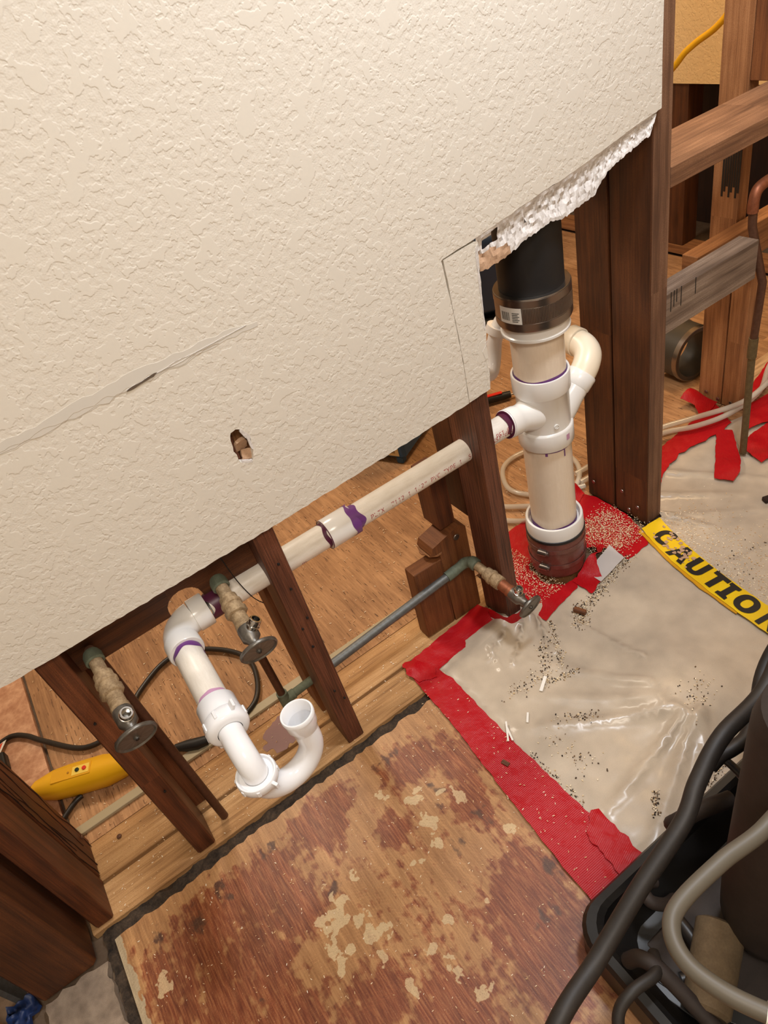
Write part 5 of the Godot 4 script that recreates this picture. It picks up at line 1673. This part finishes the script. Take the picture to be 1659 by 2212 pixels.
func build_other_room() -> void:
	# yellow in-line switch box
	var t := thing("breaker_box", "yellow in-line power breaker box lying behind the studs", "breaker", Vector3(-0.4, 0, -0.36))
	var a := Vector3(-0.512, 0.032, -0.414)
	var e := Vector3(-0.255, 0.032, -0.302)
	var ax := (e - a).normalized()
	var f := frame(ax, Vector3.UP)
	var b := MB.new()
	var pf := [[0.0, 0.013, 0.012], [0.012, 0.020, 0.019], [0.06, 0.032, 0.029], [0.10, 0.035, 0.031], [0.19, 0.035, 0.031], [0.235, 0.026, 0.024], [0.27, 0.014, 0.013]]
	var rings := []
	for p in pf:
		var ring := []
		for k in 33:
			var q := TAU * k / 32.0
			var cs := cos(q)
			var sn := sin(q)
			var m := pow(pow(absf(cs), 4.0) + pow(absf(sn), 4.0), -0.25)
			ring.append(a + ax * p[0] + f[0] * cs * m * p[1] + f[1] * sn * m * p[2])
		rings.append(ring)
	for i in rings.size() - 1:
		for k in 32:
			var ce0: Vector3 = a + ax * pf[i][0]
			var ce1: Vector3 = a + ax * pf[i + 1][0]
			b.quad([rings[i][k], rings[i][k + 1], rings[i + 1][k + 1], rings[i + 1][k]], [rings[i][k] - ce0, rings[i][k + 1] - ce0, rings[i + 1][k + 1] - ce1, rings[i + 1][k] - ce1], [Vector2.ZERO, Vector2.ZERO, Vector2.ZERO, Vector2.ZERO])
	for i in [0, rings.size() - 1]:
		var ce: Vector3 = a + ax * pf[i][0]
		for k in 32:
			b.tri(ce, rings[i][k], rings[i][k + 1], ax * (-1 if i == 0 else 1), ax * (-1 if i == 0 else 1), ax * (-1 if i == 0 else 1), Vector2.ZERO, Vector2.ZERO, Vector2.ZERO)
	part(t, "housing", b, M.yellow)
	var tp: Vector3 = f[1] if f[1].y > 0 else -f[1]
	var sd := ax.cross(tp).normalized()
	b = MB.new()
	box_oriented(b, a + ax * 0.115 + tp * 0.0308, ax, tp, -sd, Vector3(0.050, 0.0016, 0.017))
	part(t, "raised_panel", b, mat(C(222, 164, 16), 0.45))
	b = MB.new()
	box_oriented(b, a + ax * 0.140 + tp * 0.0322, ax, tp, -sd, Vector3(0.0215, 0.0010, 0.012))
	part(t, "button_frame", b, mat(C(240, 208, 90), 0.4))
	b = MB.new()
	lathe(b, [Vector2(0, 0.0052), Vector2(0.004, 0.0052), Vector2(0.005, 0.0042), Vector2(0.005, 0)], a + ax * 0.132 + tp * 0.0322, tp, 16)
	part(t, "button", b, M.green_button, "black button")
	b = MB.new()
	lathe(b, [Vector2(0, 0.0052), Vector2(0.004, 0.0052), Vector2(0.005, 0.0042), Vector2(0.005, 0)], a + ax * 0.150 + tp * 0.0322, tp, 16)
	part(t, "button", b, M.red_button, "red button")
	b = MB.new()
	lathe(b, [Vector2(0, 0.003), Vector2(0.0014, 0.0028), Vector2(0.0014, 0)], a + ax * 0.108 + tp * 0.0322, tp, 12)
	part(t, "indicator", b, mat(C(170, 120, 30), 0.4))
	b = MB.new()
	lathe(b, [Vector2(-0.012, 0.009), Vector2(-0.012, 0.0135), Vector2(0.001, 0.0145)], a, ax, 18)
	part(t, "collar", b, M.black)
	b = MB.new()
	tube(b, smooth([a - ax * 0.008, a - ax * 0.03, Vector3(-0.565, 0.02, -0.46), Vector3(-0.578, 0.018, -0.50), Vector3(-0.582, 0.018, -0.55)], 5), 0.0062, 12)
	part(t, "cord", b, M.yellow)
	# black plug with a tag
	t = thing("plug", "black plug on the pinkish board joined to the yellow cord", "plug", Vector3(-0.57, 0, -0.57))
	b = MB.new()
	box(b, Vector3(-0.600, 0.0, -0.61), Vector3(-0.556, 0.030, -0.55), 0.006)
	part(t, "body", b, M.black)
	b = MB.new()
	tube(b, [Vector3(-0.580, 0.016, -0.552), Vector3(-0.579, 0.017, -0.52)], [0.011, 0.008], 14)
	part(t, "strain_relief", b, M.black)
	b = MB.new()
	prism(b, [Vector2(-0.68, -0.66), Vector2(-0.545, -0.668), Vector2(-0.548, -0.655), Vector2(-0.575, -0.615), Vector2(-0.68, -0.605)], Vector3(0, 0.012, 0), Vector3.RIGHT, Vector3.BACK, 0.0006)
	t = thing("warning_tag", "white and orange warning tag on the black cord", "tag", Vector3(-0.6, 0, -0.64))
	part(t, "card", b, M.white)
	b = MB.new()
	prism(b, [Vector2(-0.678, -0.648), Vector2(-0.558, -0.652), Vector2(-0.578, -0.618), Vector2(-0.678, -0.608)], Vector3(0, 0.0128, 0), Vector3.RIGHT, Vector3.BACK, 0.0005)
	part(t, "orange_panel", b, M.orange)
	# black extension cord
	b = MB.new()
	tube(b, smooth([Vector3(-0.59, 0.009, -0.655), Vector3(-0.537, 0.009, -0.66), Vector3(-0.498, 0.009, -0.628), Vector3(-0.458, 0.009, -0.57), Vector3(-0.372, 0.009, -0.468), Vector3(-0.28, 0.009, -0.46), Vector3(-0.22, 0.009, -0.50), Vector3(-0.199, 0.009, -0.531), Vector3(-0.112, 0.009, -0.58), Vector3(-0.04, 0.009, -0.575), Vector3(0.038, 0.009, -0.51), Vector3(0.089, 0.009, -0.426), Vector3(0.086, 0.009, -0.344), Vector3(0.046, 0.009, -0.270), Vector3(-0.03, 0.010, -0.245), Vector3(-0.10, 0.012, -0.25)], 7), 0.0072, 14)
	t = thing("extension_cord", "black power cord looping over the floor behind the trap", "cord", Vector3(-0.2, 0, -0.4))
	part(t, "cord", b, M.cord)
	b = MB.new()
	tube(b, [Vector3(-0.10, 0.013, -0.25), Vector3(-0.125, 0.014, -0.258), Vector3(-0.150, 0.014, -0.272), Vector3(-0.175, 0.013, -0.288)], [0.012, 0.015, 0.014, 0.009], 12)
	part(t, "connector", b, M.black)
	b = MB.new()
	tube(b, [Vector3(-0.172, 0.012, -0.286), Vector3(-0.21, 0.010, -0.31), Vector3(-0.26, 0.02, -0.31)], 0.006, 12)
	part(t, "yellow_lead", b, M.yellow)
	b = MB.new()
	tube(b, smooth([Vector3(-0.415, 0.008, -0.335), Vector3(-0.435, 0.008, -0.33), Vector3(-0.478, 0.008, -0.30), Vector3(-0.50, 0.008, -0.285)], 5), 0.0065, 12)
	solo("short_cord", "short black cord end under the yellow box", "cord", b, M.cord)
	# grey strip along the rear plate
	b = MB.new()
	box(b, Vector3(-0.462, -0.004, -0.262), Vector3(0.665, 0.006, -0.236), 0.003, 0)
	solo("grey_strip", "long flat greyish plastic tubing along the rear plate", "tubing", b, mat(C(172, 160, 132), 0.45))
	# clear tubing coils behind the stack
	b = MB.new()
	tube(b, smooth([Vector3(1.20, 0.008, -0.24), Vector3(1.12, 0.009, -0.28), Vector3(1.065, 0.009, -0.33), Vector3(1.04, 0.009, -0.41), Vector3(1.10, 0.009, -0.50), Vector3(1.19, 0.010, -0.51), Vector3(1.27, 0.010, -0.45), Vector3(1.26, 0.010, -0.33), Vector3(1.17, 0.011, -0.255), Vector3(1.06, 0.011, -0.27), Vector3(0.99, 0.011, -0.33), Vector3(0.93, 0.010, -0.40), Vector3(0.90, 0.009, -0.36), Vector3(0.96, 0.009, -0.27), Vector3(1.02, 0.009, -0.22), Vector3(1.0, 0.008, -0.19)], 7), 0.0080, 12)
	solo("coiled_tubing", "clear tubing coiled on the floor behind the stack", "tubing", b, M.clear)
	# screwdriver
	t = thing("screwdriver", "black and red handled tool on the floor behind the stack", "tool", Vector3(1.36, 0, -0.82))
	b = MB.new()
	tube(b, [Vector3(1.27, 0.018, -0.86), Vector3(1.30, 0.018, -0.85), Vector3(1.40, 0.016, -0.80)], [0.014, 0.017, 0.013], 14)
	part(t, "handle", b, M.black)
	b = MB.new()
	box_oriented(b, Vector3(1.345, 0.034, -0.826), Vector3(0.1, 0, 0.048), Vector3.UP, Vector3(-0.048, 0, 0.1), Vector3(0.030, 0.002, 0.007))
	part(t, "grip_inlay", b, M.red_button)
	b = MB.new()
	tube(b, [Vector3(1.40, 0.014, -0.80), Vector3(1.50, 0.008, -0.755)], 0.0035, 10)
	part(t, "shaft", b, M.steel)
	# blue box behind the drain pipe
	t = thing("tool_box", "dark blue plastic box with bar code label, behind the drain pipe", "box", Vector3(1.02, 0, -0.85))
	var bo := Vector3.ZERO
	var bxf := Transform3D(Basis(Vector3.UP, 0.5), Vector3(0.903, 0, -0.780))
	b = MB.new()
	b.xf = bxf
	box(b, bo + Vector3(0.0, 0.02, -0.20), bo + Vector3(0.34, 0.20, 0.0), 0.012)
	part(t, "body", b, M.navy)
	b = MB.new()
	b.xf = bxf
	box(b, bo + Vector3(-0.012, 0.195, -0.212), bo + Vector3(0.352, 0.235, 0.012), 0.008)
	part(t, "lid", b, M.navy)
	for q in [[0.02, -0.03], [0.32, -0.03], [0.02, -0.17], [0.32, -0.17]]:
		b = MB.new()
		b.xf = bxf
		box(b, bo + Vector3(q[0] - 0.014, -0.003, q[1] - 0.014), bo + Vector3(q[0] + 0.014, 0.024, q[1] + 0.014), 0.004)
		part(t, "foot", b, M.navy)
	b = MB.new()
	b.xf = bxf
	box(b, bo + Vector3(-0.0015, 0.035, -0.085), bo + Vector3(0.0005, 0.130, -0.022), 0.0004)
	var lb := part(t, "label", b, M.tan, "pale label with bar code")
	b = MB.new()
	b.xf = bxf
	for k in 12:
		box(b, bo + Vector3(-0.0022, 0.048 + k * 0.0058, -0.072), bo + Vector3(-0.0014, 0.0500 + k * 0.0058 + 0.0012 * (k % 2), -0.036), 0.0002)
	part(lb, "bar_code", b, M.black)
	# navy bag behind the stack
	t = thing("tool_bag", "navy tool bag with tan rings, behind the black pipe", "bag", Vector3(1.8, 0, -1.35))
	b = MB.new()
	var bb := Basis(Vector3.UP, -0.55)
	b.xf = Transform3D(bb, Vector3(1.78, 0, -1.38))
	box(b, Vector3(-0.34, 0.0, -0.15), Vector3(0.34, 0.05, 0.15), 0.03)
	part(t, "base", b, M.black)
	b = MB.new()
	b.xf = Transform3D(bb, Vector3(1.78, 0, -1.38))
	box(b, Vector3(-0.33, 0.045, -0.14), Vector3(0.33, 0.42, 0.14), 0.05)
	part(t, "body", b, M.bag)
	for q in [[-0.24, 0.27, 0.045], [0.22, 0.33, 0.055], [0.19, 0.23, 0.04]]:
		b = MB.new()
		b.xf = Transform3D(bb, Vector3(1.78, 0, -1.38))
		lathe(b, [Vector2(0.1405, q[2] * 0.55), Vector2(0.142, q[2] * 0.6), Vector2(0.142, q[2]), Vector2(0.1405, q[2] * 1.04)], Vector3(q[0], q[1], 0), Vector3.BACK, 28)
		part(t, "tan_ring", b, M.tan)
	b = MB.new()
	b.xf = Transform3D(bb, Vector3(1.78, 0, -1.38))
	tube(b, smooth([Vector3(-0.12, 0.41, 0.05), Vector3(-0.1, 0.50, 0.05), Vector3(0.1, 0.50, 0.05), Vector3(0.12, 0.41, 0.05)], 6), 0.014, 12)
	part(t, "handle", b, M.black)

func build_left_corner() -> void:
	stud("corner_stud", "brown stud at the left corner, front of two", Vector3(-0.472, 0.0, -0.098), Vector3(-0.433, 2.44, -0.0005), M.brown, "", 0.004)
	var t := stud("corner_stud", "deeply cracked brown stud behind the left corner stud", Vector3(-0.478, 0.0, -0.215), Vector3(-0.434, 2.44, -0.104), M.brown, "", 0.005)
	nail(t, Vector3(-0.433, 0.05, -0.19), Vector3.RIGHT, 0.006, M.copper)
	var b := MB.new()
	for k in 5:
		var z: float = [-0.112, -0.128, -0.135, -0.171, -0.199][k]
		var y0: float = [0.0, 0.10, 0.0, 0.05, 0.0][k]
		var pts := []
		var rr := []
		for j in 22:
			pts.append(Vector3(-0.4335, y0 + j * 0.026, z + 0.012 * nz.get_noise_2d(j * 5.0 + k * 90, 3)))
			rr.append(0.0003 + 0.0022 * absf(nz.get_noise_2d(j * 17.0, k * 31.0)))
		tube(b, pts, rr, 6)
	part(t, "crack", b, M.black_wood)
	stud("corner_stud", "broad dark stud standing on the grey mortar bed", Vector3(-0.605, 0.0, -0.05), Vector3(-0.487, 2.44, 0.066), M.dark, "", 0.008)
	stud("corner_stud", "tan stud edge beyond the blue sack", Vector3(-0.80, 0.0, 0.045), Vector3(-0.682, 2.44, 0.085), M.mid)
	# debris in the joint between plate and plywood
	b = MB.new()
	sheet(b, [Vector2(-0.47, 0.002), Vector2(0.42, 0.002), Vector2(0.42, 0.05), Vector2(-0.44, 0.06), Vector2(-0.447, 0.5), Vector2(-0.47, 0.5)], 0.006, func(p: Vector2) -> float: return -0.012 + 0.009 * nz.get_noise_2d(p.x * 900, p.y * 900) + 0.006 * nz.get_noise_2d(p.x * 300 + 9, p.y * 300), 0.004)
	var o := solo("debris", "black rubble filling the joint along the plywood edge", "debris", b, M.debris)
	o.set_meta("kind", "stuff")
	b = MB.new()
	sheet(b, ragged([Vector2(-0.60, 0.07), Vector2(-0.475, 0.075), Vector2(-0.468, 0.20), Vector2(-0.462, 0.45), Vector2(-0.66, 0.45), Vector2(-0.60, 0.16)], 0.012, 0.006, 4.0), 0.01, func(p: Vector2) -> float: return 0.004 + 0.008 * nz.get_noise_2d(p.x * 260, p.y * 260), 0.02)
	solo("mortar_bed", "grey-brown mortar patch in the left corner of the floor", "mortar", b, M.mortar)
	b = MB.new()
	b.xf = Transform3D(Basis(Vector3(0, 0, 1), 0.05), Vector3(-0.645, 0, 0))
	box(b, Vector3(-0.006, -0.018, -0.02), Vector3(0.006, 0.3, 0.03), 0.001)
	solo("metal_strip", "thin pale metal strip in the dark left gap", "strip", b, M.galv)
	b = MB.new()
	sheet(b, ragged([Vector2(-0.665, 0.03), Vector2(-0.625, 0.025), Vector2(-0.612, 0.06), Vector2(-0.64, 0.09), Vector2(-0.67, 0.07)], 0.01, 0.006, 31.0), 0.008, func(p: Vector2) -> float: return 0.002 + 0.03 * absf(nz.get_noise_2d(p.x * 700, p.y * 700)), 0.01)
	solo("blue_sack", "crumpled blue plastic in the dark left gap", "bag", b, mat(C(24, 48, 96), 0.5))

func build_machine() -> void:
	var t := thing("floor_machine", "black wheeled machine with tray base and upright cylinders", "machine", Vector3(0.6, 0, 0.9))
	# tray: rounded rectangular rim with sloping walls
	var x0 := 0.272
	var x1 := 1.0
	var z0 := 0.615
	var z1 := 1.3
	var rim := []
	for c in [[x0 + 0.06, z0 + 0.06, PI], [x1 - 0.06, z0 + 0.06, 1.5 * PI], [x1 - 0.06, z1 - 0.06, 0.0], [x0 + 0.06, z1 - 0.06, 0.5 * PI]]:
		for k in 7:
			var a: float = c[2] + PI / 2 * k / 6.0
			rim.append(Vector2(c[0] + 0.06 * cos(a), c[1] + 0.06 * sin(a)))
	rim.append(rim[0])
	var ce := Vector2((x0 + x1) / 2, (z0 + z1) / 2)
	var prof := [[0.0, 0.012], [0.0, 0.085], [0.006, 0.095], [0.020, 0.098], [0.030, 0.090], [0.034, 0.070], [0.075, 0.030], [0.10, 0.026]]
	var b := MB.new()
	for i in rim.size() - 1:
		for j in prof.size() - 1:
			var pp := []
			for q in [[i, j], [i + 1, j], [i + 1, j + 1], [i, j + 1]]:
				var r: Vector2 = rim[q[0]]
				var inw := (ce - r).normalized()
				var d: Array = prof[q[1]]
				pp.append(Vector3(r.x + inw.x * d[0] * 1.2, d[1], r.y + inw.y * d[0] * 1.2))
			var outw := Vector3(rim[i].x - ce.x, 0.2, rim[i].y - ce.y)
			if j >= 4:
				outw = Vector3(-outw.x, 1.5, -outw.z)
			elif j >= 2:
				outw = Vector3.UP
			b.flat(pp[0], pp[1], pp[2], pp[3], outw)
	part(t, "tray_rim", b, M.machine_black)
	b = MB.new()
	box(b, Vector3(x0 + 0.09, 0.012, z0 + 0.09), Vector3(x1 - 0.09, 0.030, z1 - 0.09), 0.004)
	part(t, "tray_floor", b, M.machine)
	# upright cylinders
	b = MB.new()
	lathe(b, [Vector2(0.05, 0.0), Vector2(0.05, 0.045), Vector2(0.065, 0.062), Vector2(0.11, 0.074), Vector2(0.20, 0.078), Vector2(0.62, 0.078), Vector2(0.66, 0.070), Vector2(0.68, 0.04), Vector2(0.685, 0.0)], Vector3(0.528, 0, 0.812), Vector3(0.02, 1, -0.01), 36)
	part(t, "cylinder", b, M.machine)
	b = MB.new()
	lathe(b, [Vector2(0.03, 0.0), Vector2(0.03, 0.06), Vector2(0.10, 0.082), Vector2(0.72, 0.082), Vector2(0.76, 0.05), Vector2(0.77, 0.0)], Vector3(0.50, 0, 0.985), Vector3(0.02, 1, 0), 36)
	part(t, "cylinder", b, M.machine)
	b = MB.new()
	box(b, Vector3(0.60, 0.03, 0.80), Vector3(0.92, 0.95, 1.22), 0.04)
	part(t, "body", b, M.machine_black)
	# cardboard-coloured filter drum lying in the tray
	b = MB.new()
	lathe(b, [Vector2(0, 0.0), Vector2(0, 0.030), Vector2(0.006, 0.036), Vector2(0.13, 0.038), Vector2(0.135, 0.03), Vector2(0.135, 0)], Vector3(0.345, 0.075, 0.835), Vector3(0.85, 0.1, -0.45), 28)
	part(t, "tan_drum", b, M.cardboard)
	# handles and brackets in the tray
	b = MB.new()
	tube(b, smooth([Vector3(0.43, 0.10, 0.665), Vector3(0.405, 0.12, 0.66), Vector3(0.395, 0.12, 0.685), Vector3(0.415, 0.10, 0.70), Vector3(0.44, 0.08, 0.70)], 6), 0.011, 12)
	part(t, "loop_handle", b, M.machine)
	b = MB.new()
	tube(b, smooth([Vector3(0.52, 0.14, 0.63), Vector3(0.50, 0.19, 0.645), Vector3(0.53, 0.21, 0.66), Vector3(0.60, 0.20, 0.68)], 6), 0.014, 12)
	part(t, "bracket", b, M.machine)
	b = MB.new()
	tube(b, smooth([Vector3(0.345, 0.06, 0.90), Vector3(0.335, 0.10, 0.82), Vector3(0.325, 0.13, 0.765), Vector3(0.315, 0.13, 0.735), Vector3(0.305, 0.10, 0.72)], 6), 0.013, 12)
	part(t, "lever", b, M.machine)
	b = MB.new()
	tube(b, smooth([Vector3(0.43, 0.05, 0.70), Vector3(0.42, 0.05, 0.76), Vector3(0.39, 0.05, 0.79), Vector3(0.36, 0.05, 0.78)], 6), 0.012, 12)
	part(t, "tray_cable", b, M.cord)
	b = MB.new()
	box_oriented(b, Vector3(0.40, 0.034, 0.88), Vector3(0.5, 0, 0.8), Vector3.UP, Vector3(-0.8, 0, 0.5), Vector3(0.16, 0.006, 0.012))
	box_oriented(b, Vector3(0.345, 0.040, 0.84), Vector3(0.25, 0, 0.9), Vector3.UP, Vector3(-0.9, 0, 0.25), Vector3(0.12, 0.010, 0.008))
	part(t, "tray_rib", b, M.machine_black)
	# hoses
	b = MB.new()
	tube(b, smooth([Vector3(1.02, 0.56, 0.60), Vector3(0.84, 0.46, 0.61), Vector3(0.70, 0.40, 0.652), Vector3(0.578, 0.40, 0.662), Vector3(0.50, 0.38, 0.68), Vector3(0.444, 0.36, 0.70), Vector3(0.335, 0.33, 0.715), Vector3(0.225, 0.30, 0.735), Vector3(0.125, 0.30, 0.757), Vector3(0.0, 0.22, 0.80), Vector3(-0.1, 0.05, 0.9)], 8), 0.0135, 18)
	t = thing("black_hose", "thick black hose arching over the corner of the machine tray", "hose", Vector3(0.4, 0.05, 0.7))
	part(t, "hose", b, M.hose)
	b = MB.new()
	tube(b, smooth([Vector3(1.0, 0.40, 0.57), Vector3(0.83, 0.29, 0.582), Vector3(0.746, 0.27, 0.618), Vector3(0.710, 0.27, 0.635), Vector3(0.672, 0.27, 0.648), Vector3(0.641, 0.27, 0.646), Vector3(0.619, 0.265, 0.640), Vector3(0.598, 0.25, 0.637)], 7), 0.0125, 14)
	t = thing("black_hose", "short dark hose bending in behind the thick one", "hose", Vector3(0.6, 0.24, 0.65))
	part(t, "hose", b, M.hose)
	b = MB.new()
	tube(b, smooth([Vector3(0.620, 0.262, 0.645), Vector3(0.623, 0.25, 0.672), Vector3(0.617, 0.24, 0.695), Vector3(0.61, 0.20, 0.73)], 6), 0.007, 10)
	part(t, "thin_lead", b, M.cord)
	b = MB.new()
	tube(b, smooth([Vector3(0.34, 0.115, 0.74), Vector3(0.315, 0.14, 0.765), Vector3(0.27, 0.15, 0.762), Vector3(0.235, 0.14, 0.765), Vector3(0.215, 0.12, 0.785), Vector3(0.20, 0.08, 0.83), Vector3(0.19, 0.02, 0.9)], 7), 0.0095, 14)
	solo("black_hose", "thin black lead hooking over the tray edge", "hose", b, M.hose)
	b = MB.new()
	tube(b, smooth([Vector3(0.60, 0.62, 0.72), Vector3(0.50, 0.61, 0.812), Vector3(0.414, 0.60, 0.825), Vector3(0.344, 0.60, 0.819), Vector3(0.276, 0.60, 0.819), Vector3(0.248, 0.60, 0.831), Vector3(0.236, 0.60, 0.857), Vector3(0.241, 0.60, 0.891), Vector3(0.259, 0.60, 0.931), Vector3(0.30, 0.60, 1.0)], 8), 0.0094, 18)
	t = thing("grey_hose", "translucent grey hose looping in front of the dark cylinders", "hose", Vector3(0.35, 0.59, 0.85))
	part(t, "hose", b, M.grey_tube)
	b = MB.new()
	tube(b, [Vector3(0.259, 0.60, 0.930), Vector3(0.285, 0.60, 0.975)], 0.0104, 18)
	part(t, "white_end", b, M.white)

func scatter(label: String, called: String, count: int, place: Callable, size: Vector3, cols: Array, m: StandardMaterial3D, category := "sawdust") -> void:
	var q := MB.new()
	box(q, -size / 2, size / 2, 0.0)
	var mm := MultiMesh.new()
	mm.transform_format = MultiMesh.TRANSFORM_3D
	mm.use_colors = true
	mm.mesh = q.mesh(Vector3.ZERO, m)
	mm.instance_count = count
	for i in count:
		var p: Vector3 = place.call(i)
		var s := rng.randf_range(0.4, 1.4)
		var bs := Basis(Vector3.UP, rng.randf() * TAU) * Basis(Vector3.RIGHT, rng.randf_range(-0.4, 0.4))
		mm.set_instance_transform(i, Transform3D(bs.scaled(Vector3(s, s, s)), p))
		mm.set_instance_color(i, cols[rng.randi() % cols.size()])
	var o := MultiMeshInstance3D.new()
	o.name = numbered(called)
	o.multimesh = mm
	add_child(o)
	o.set_meta("label", label)
	o.set_meta("category", category)
	o.set_meta("kind", "stuff")

func lin(r: int, g: int, b: int) -> Color:
	return C(r, g, b).srgb_to_linear()

func build_litter() -> void:
	var m := mat(Color(1, 1, 1), 0.9)
	m.vertex_color_use_as_albedo = true
	var pale := [lin(236, 214, 180), lin(222, 192, 150), lin(245, 232, 208), lin(206, 170, 128)]
	scatter("pale sawdust on the plywood behind the studs", "sawdust", 1500, func(_i: int) -> Vector3:
		var x := rng.randf_range(-0.45, 1.5)
		return Vector3(x, -0.002, -0.21 - 0.8 * pow(rng.randf(), 1.3)), Vector3(0.005, 0.001, 0.0012), pale, m)
	scatter("pale sawdust flecks on the bathroom plywood", "sawdust", 700, func(_i: int) -> Vector3:
		return Vector3(rng.randf_range(-0.42, 0.36), 0.001, rng.randf_range(0.06, 0.7)), Vector3(0.0032, 0.0008, 0.0010), pale, m)
	scatter("pale sawdust flecks on the sole plates", "sawdust", 500, func(_i: int) -> Vector3:
		return Vector3(rng.randf_range(-0.42, 0.66), 0.001, rng.randf_range(-0.2, 0.0)), Vector3(0.0035, 0.0008, 0.0010), pale, m)
	scatter("pale sawdust flecks on the long red tape", "sawdust", 130, func(_i: int) -> Vector3:
		return Vector3(rng.randf_range(0.36, 0.462), 0.0095, rng.randf_range(0.0, 0.6)), Vector3(0.0035, 0.0008, 0.0010), pale, m)
	scatter("pale dust heaped on the red tape round the stack", "sawdust", 4200, func(i: int) -> Vector3:
		if i % 3 == 0:
			return Vector3(rng.randf_range(0.77, 0.87) + 0.0, 0.011 + rng.randf() * 0.003, rng.randf_range(-0.2, 0.01))
		var t := rng.randf()
		return Vector3(lerpf(1.03, 1.16, t) + rng.randfn(0, 0.022), 0.0085 + rng.randf() * 0.003, lerpf(-0.13, 0.02, rng.randf()) + rng.randfn(0, 0.01)), Vector3(0.0019, 0.0010, 0.0012), pale, m)
	# trails of dark and pale granules on the plastic
	var trails := [[Vector2(0.82, 0.10), Vector2(0.93, 0.078), 0.010], [Vector2(0.93, 0.078), Vector2(1.07, 0.050), 0.009], [Vector2(0.84, 0.09), Vector2(0.80, 0.13), 0.012], [Vector2(0.70, 0.10), Vector2(0.62, 0.20), 0.010], [Vector2(0.76, 0.06), Vector2(0.68, 0.19), 0.005],
		[Vector2(0.63, 0.17), Vector2(0.54, 0.16), 0.012], [Vector2(0.64, 0.20), Vector2(0.70, 0.22), 0.004], [Vector2(0.57, 0.28), Vector2(0.64, 0.33), 0.010], [Vector2(0.47, 0.30), Vector2(0.475, 0.46), 0.004], [Vector2(0.56, 0.56), Vector2(0.60, 0.53), 0.004], [Vector2(0.52, 0.30), Vector2(0.55, 0.42), 0.02],
		[Vector2(0.80, 0.46), Vector2(0.85, 0.43), 0.02], [Vector2(1.28, 0.24), Vector2(1.42, 0.38), 0.012], [Vector2(1.16, 0.2), Vector2(1.3, 0.4), 0.03], [Vector2(0.66, 0.585), Vector2(0.75, 0.58), 0.004]]
	scatter("dark and pale granules trailing over the plastic sheet", "granules", 1700, func(i: int) -> Vector3:
		var k: int = [0, 0, 0, 1, 1, 1, 2, 2, 3, 3, 4, 4, 5, 6, 7, 8, 9, 10, 11, 12, 13, 14][i % 22]
		var tr: Array = trails[k]
		var p: Vector2 = tr[0].lerp(tr[1], rng.randf()) + Vector2(rng.randfn(0, tr[2]), rng.randfn(0, tr[2]))
		return Vector3(p.x, plastic_height(p) + 0.002, p.y), Vector3(0.0026, 0.0014, 0.0017), [lin(40, 30, 24), lin(70, 52, 38), lin(226, 206, 172), lin(206, 180, 140), lin(120, 96, 70), lin(236, 222, 196)], m, "granules")
	scatter("fine pale dust on the plastic beside the yellow tape", "sawdust", 1500, func(_i: int) -> Vector3:
		var s := rng.randf()
		var p := Vector2(1.19 - 0.05 * s + absf(rng.randfn(0, 0.09)), 0.02 + s * 0.5 + rng.randfn(0, 0.02))
		return Vector3(p.x, plastic_height(p) + 0.001, p.y), Vector3(0.003, 0.0008, 0.0014), pale, m)
	# larger splinters
	var n := 0
	for s in [[Vector3(0.625, 0.012, 0.185), Vector3(0.600, 0.010, 0.200), 0.004], [Vector3(0.477, 0.012, 0.215), Vector3(0.455, 0.011, 0.245), 0.0022], [Vector3(0.470, 0.012, 0.228), Vector3(0.462, 0.012, 0.250), 0.0022], [Vector3(0.530, 0.008, 0.228), Vector3(0.520, 0.008, 0.238), 0.0025]]:
		var b := MB.new()
		var dd: Vector3 = (s[1] - s[0]).normalized()
		box_oriented(b, (s[0] + s[1]) / 2, dd, Vector3.UP, dd.cross(Vector3.UP), Vector3(s[0].distance_to(s[1]) / 2 + 0.006, 0.0012, s[2]))
		solo("splinter", ["broad pale plastic splinter among granules on the sheet", "thin pale splinter crossing under another by the red tape edge", "thin pale splinter lying over another by the red tape edge", "small pale splinter near the red tape"][n], "splinter", b, M.white, "splinters on the sheet")
		n += 1
	var b2 := MB.new()
	box_oriented(b2, Vector3(0.83, 0.014, 0.098), Vector3(0.4, 0, 1), Vector3.UP, Vector3(-1, 0, 0.4), Vector3(0.016, 0.005, 0.007))
	solo("wood_chip", "small dark brown wood chip on the plastic before the stack", "chip", b2, M.mid_dark)
	b2 = MB.new()
	box_oriented(b2, Vector3(1.47, 0.012, 0.175), Vector3(1, 0, 0.4), Vector3.UP, Vector3(-0.4, 0, 1), Vector3(0.014, 0.006, 0.010))
	solo("wood_chip", "dark crumb on the plastic right of the end stud", "chip", b2, M.black_wood)
	b2 = MB.new()
	box_oriented(b2, Vector3(0.412, 0.0105, 0.285), Vector3(0.3, 0, 1), Vector3.UP, Vector3(-1, 0, 0.3), Vector3(0.009, 0.0014, 0.005))
	solo("wood_chip", "dark brown flake on the long red tape", "chip", b2, M.mid_dark)
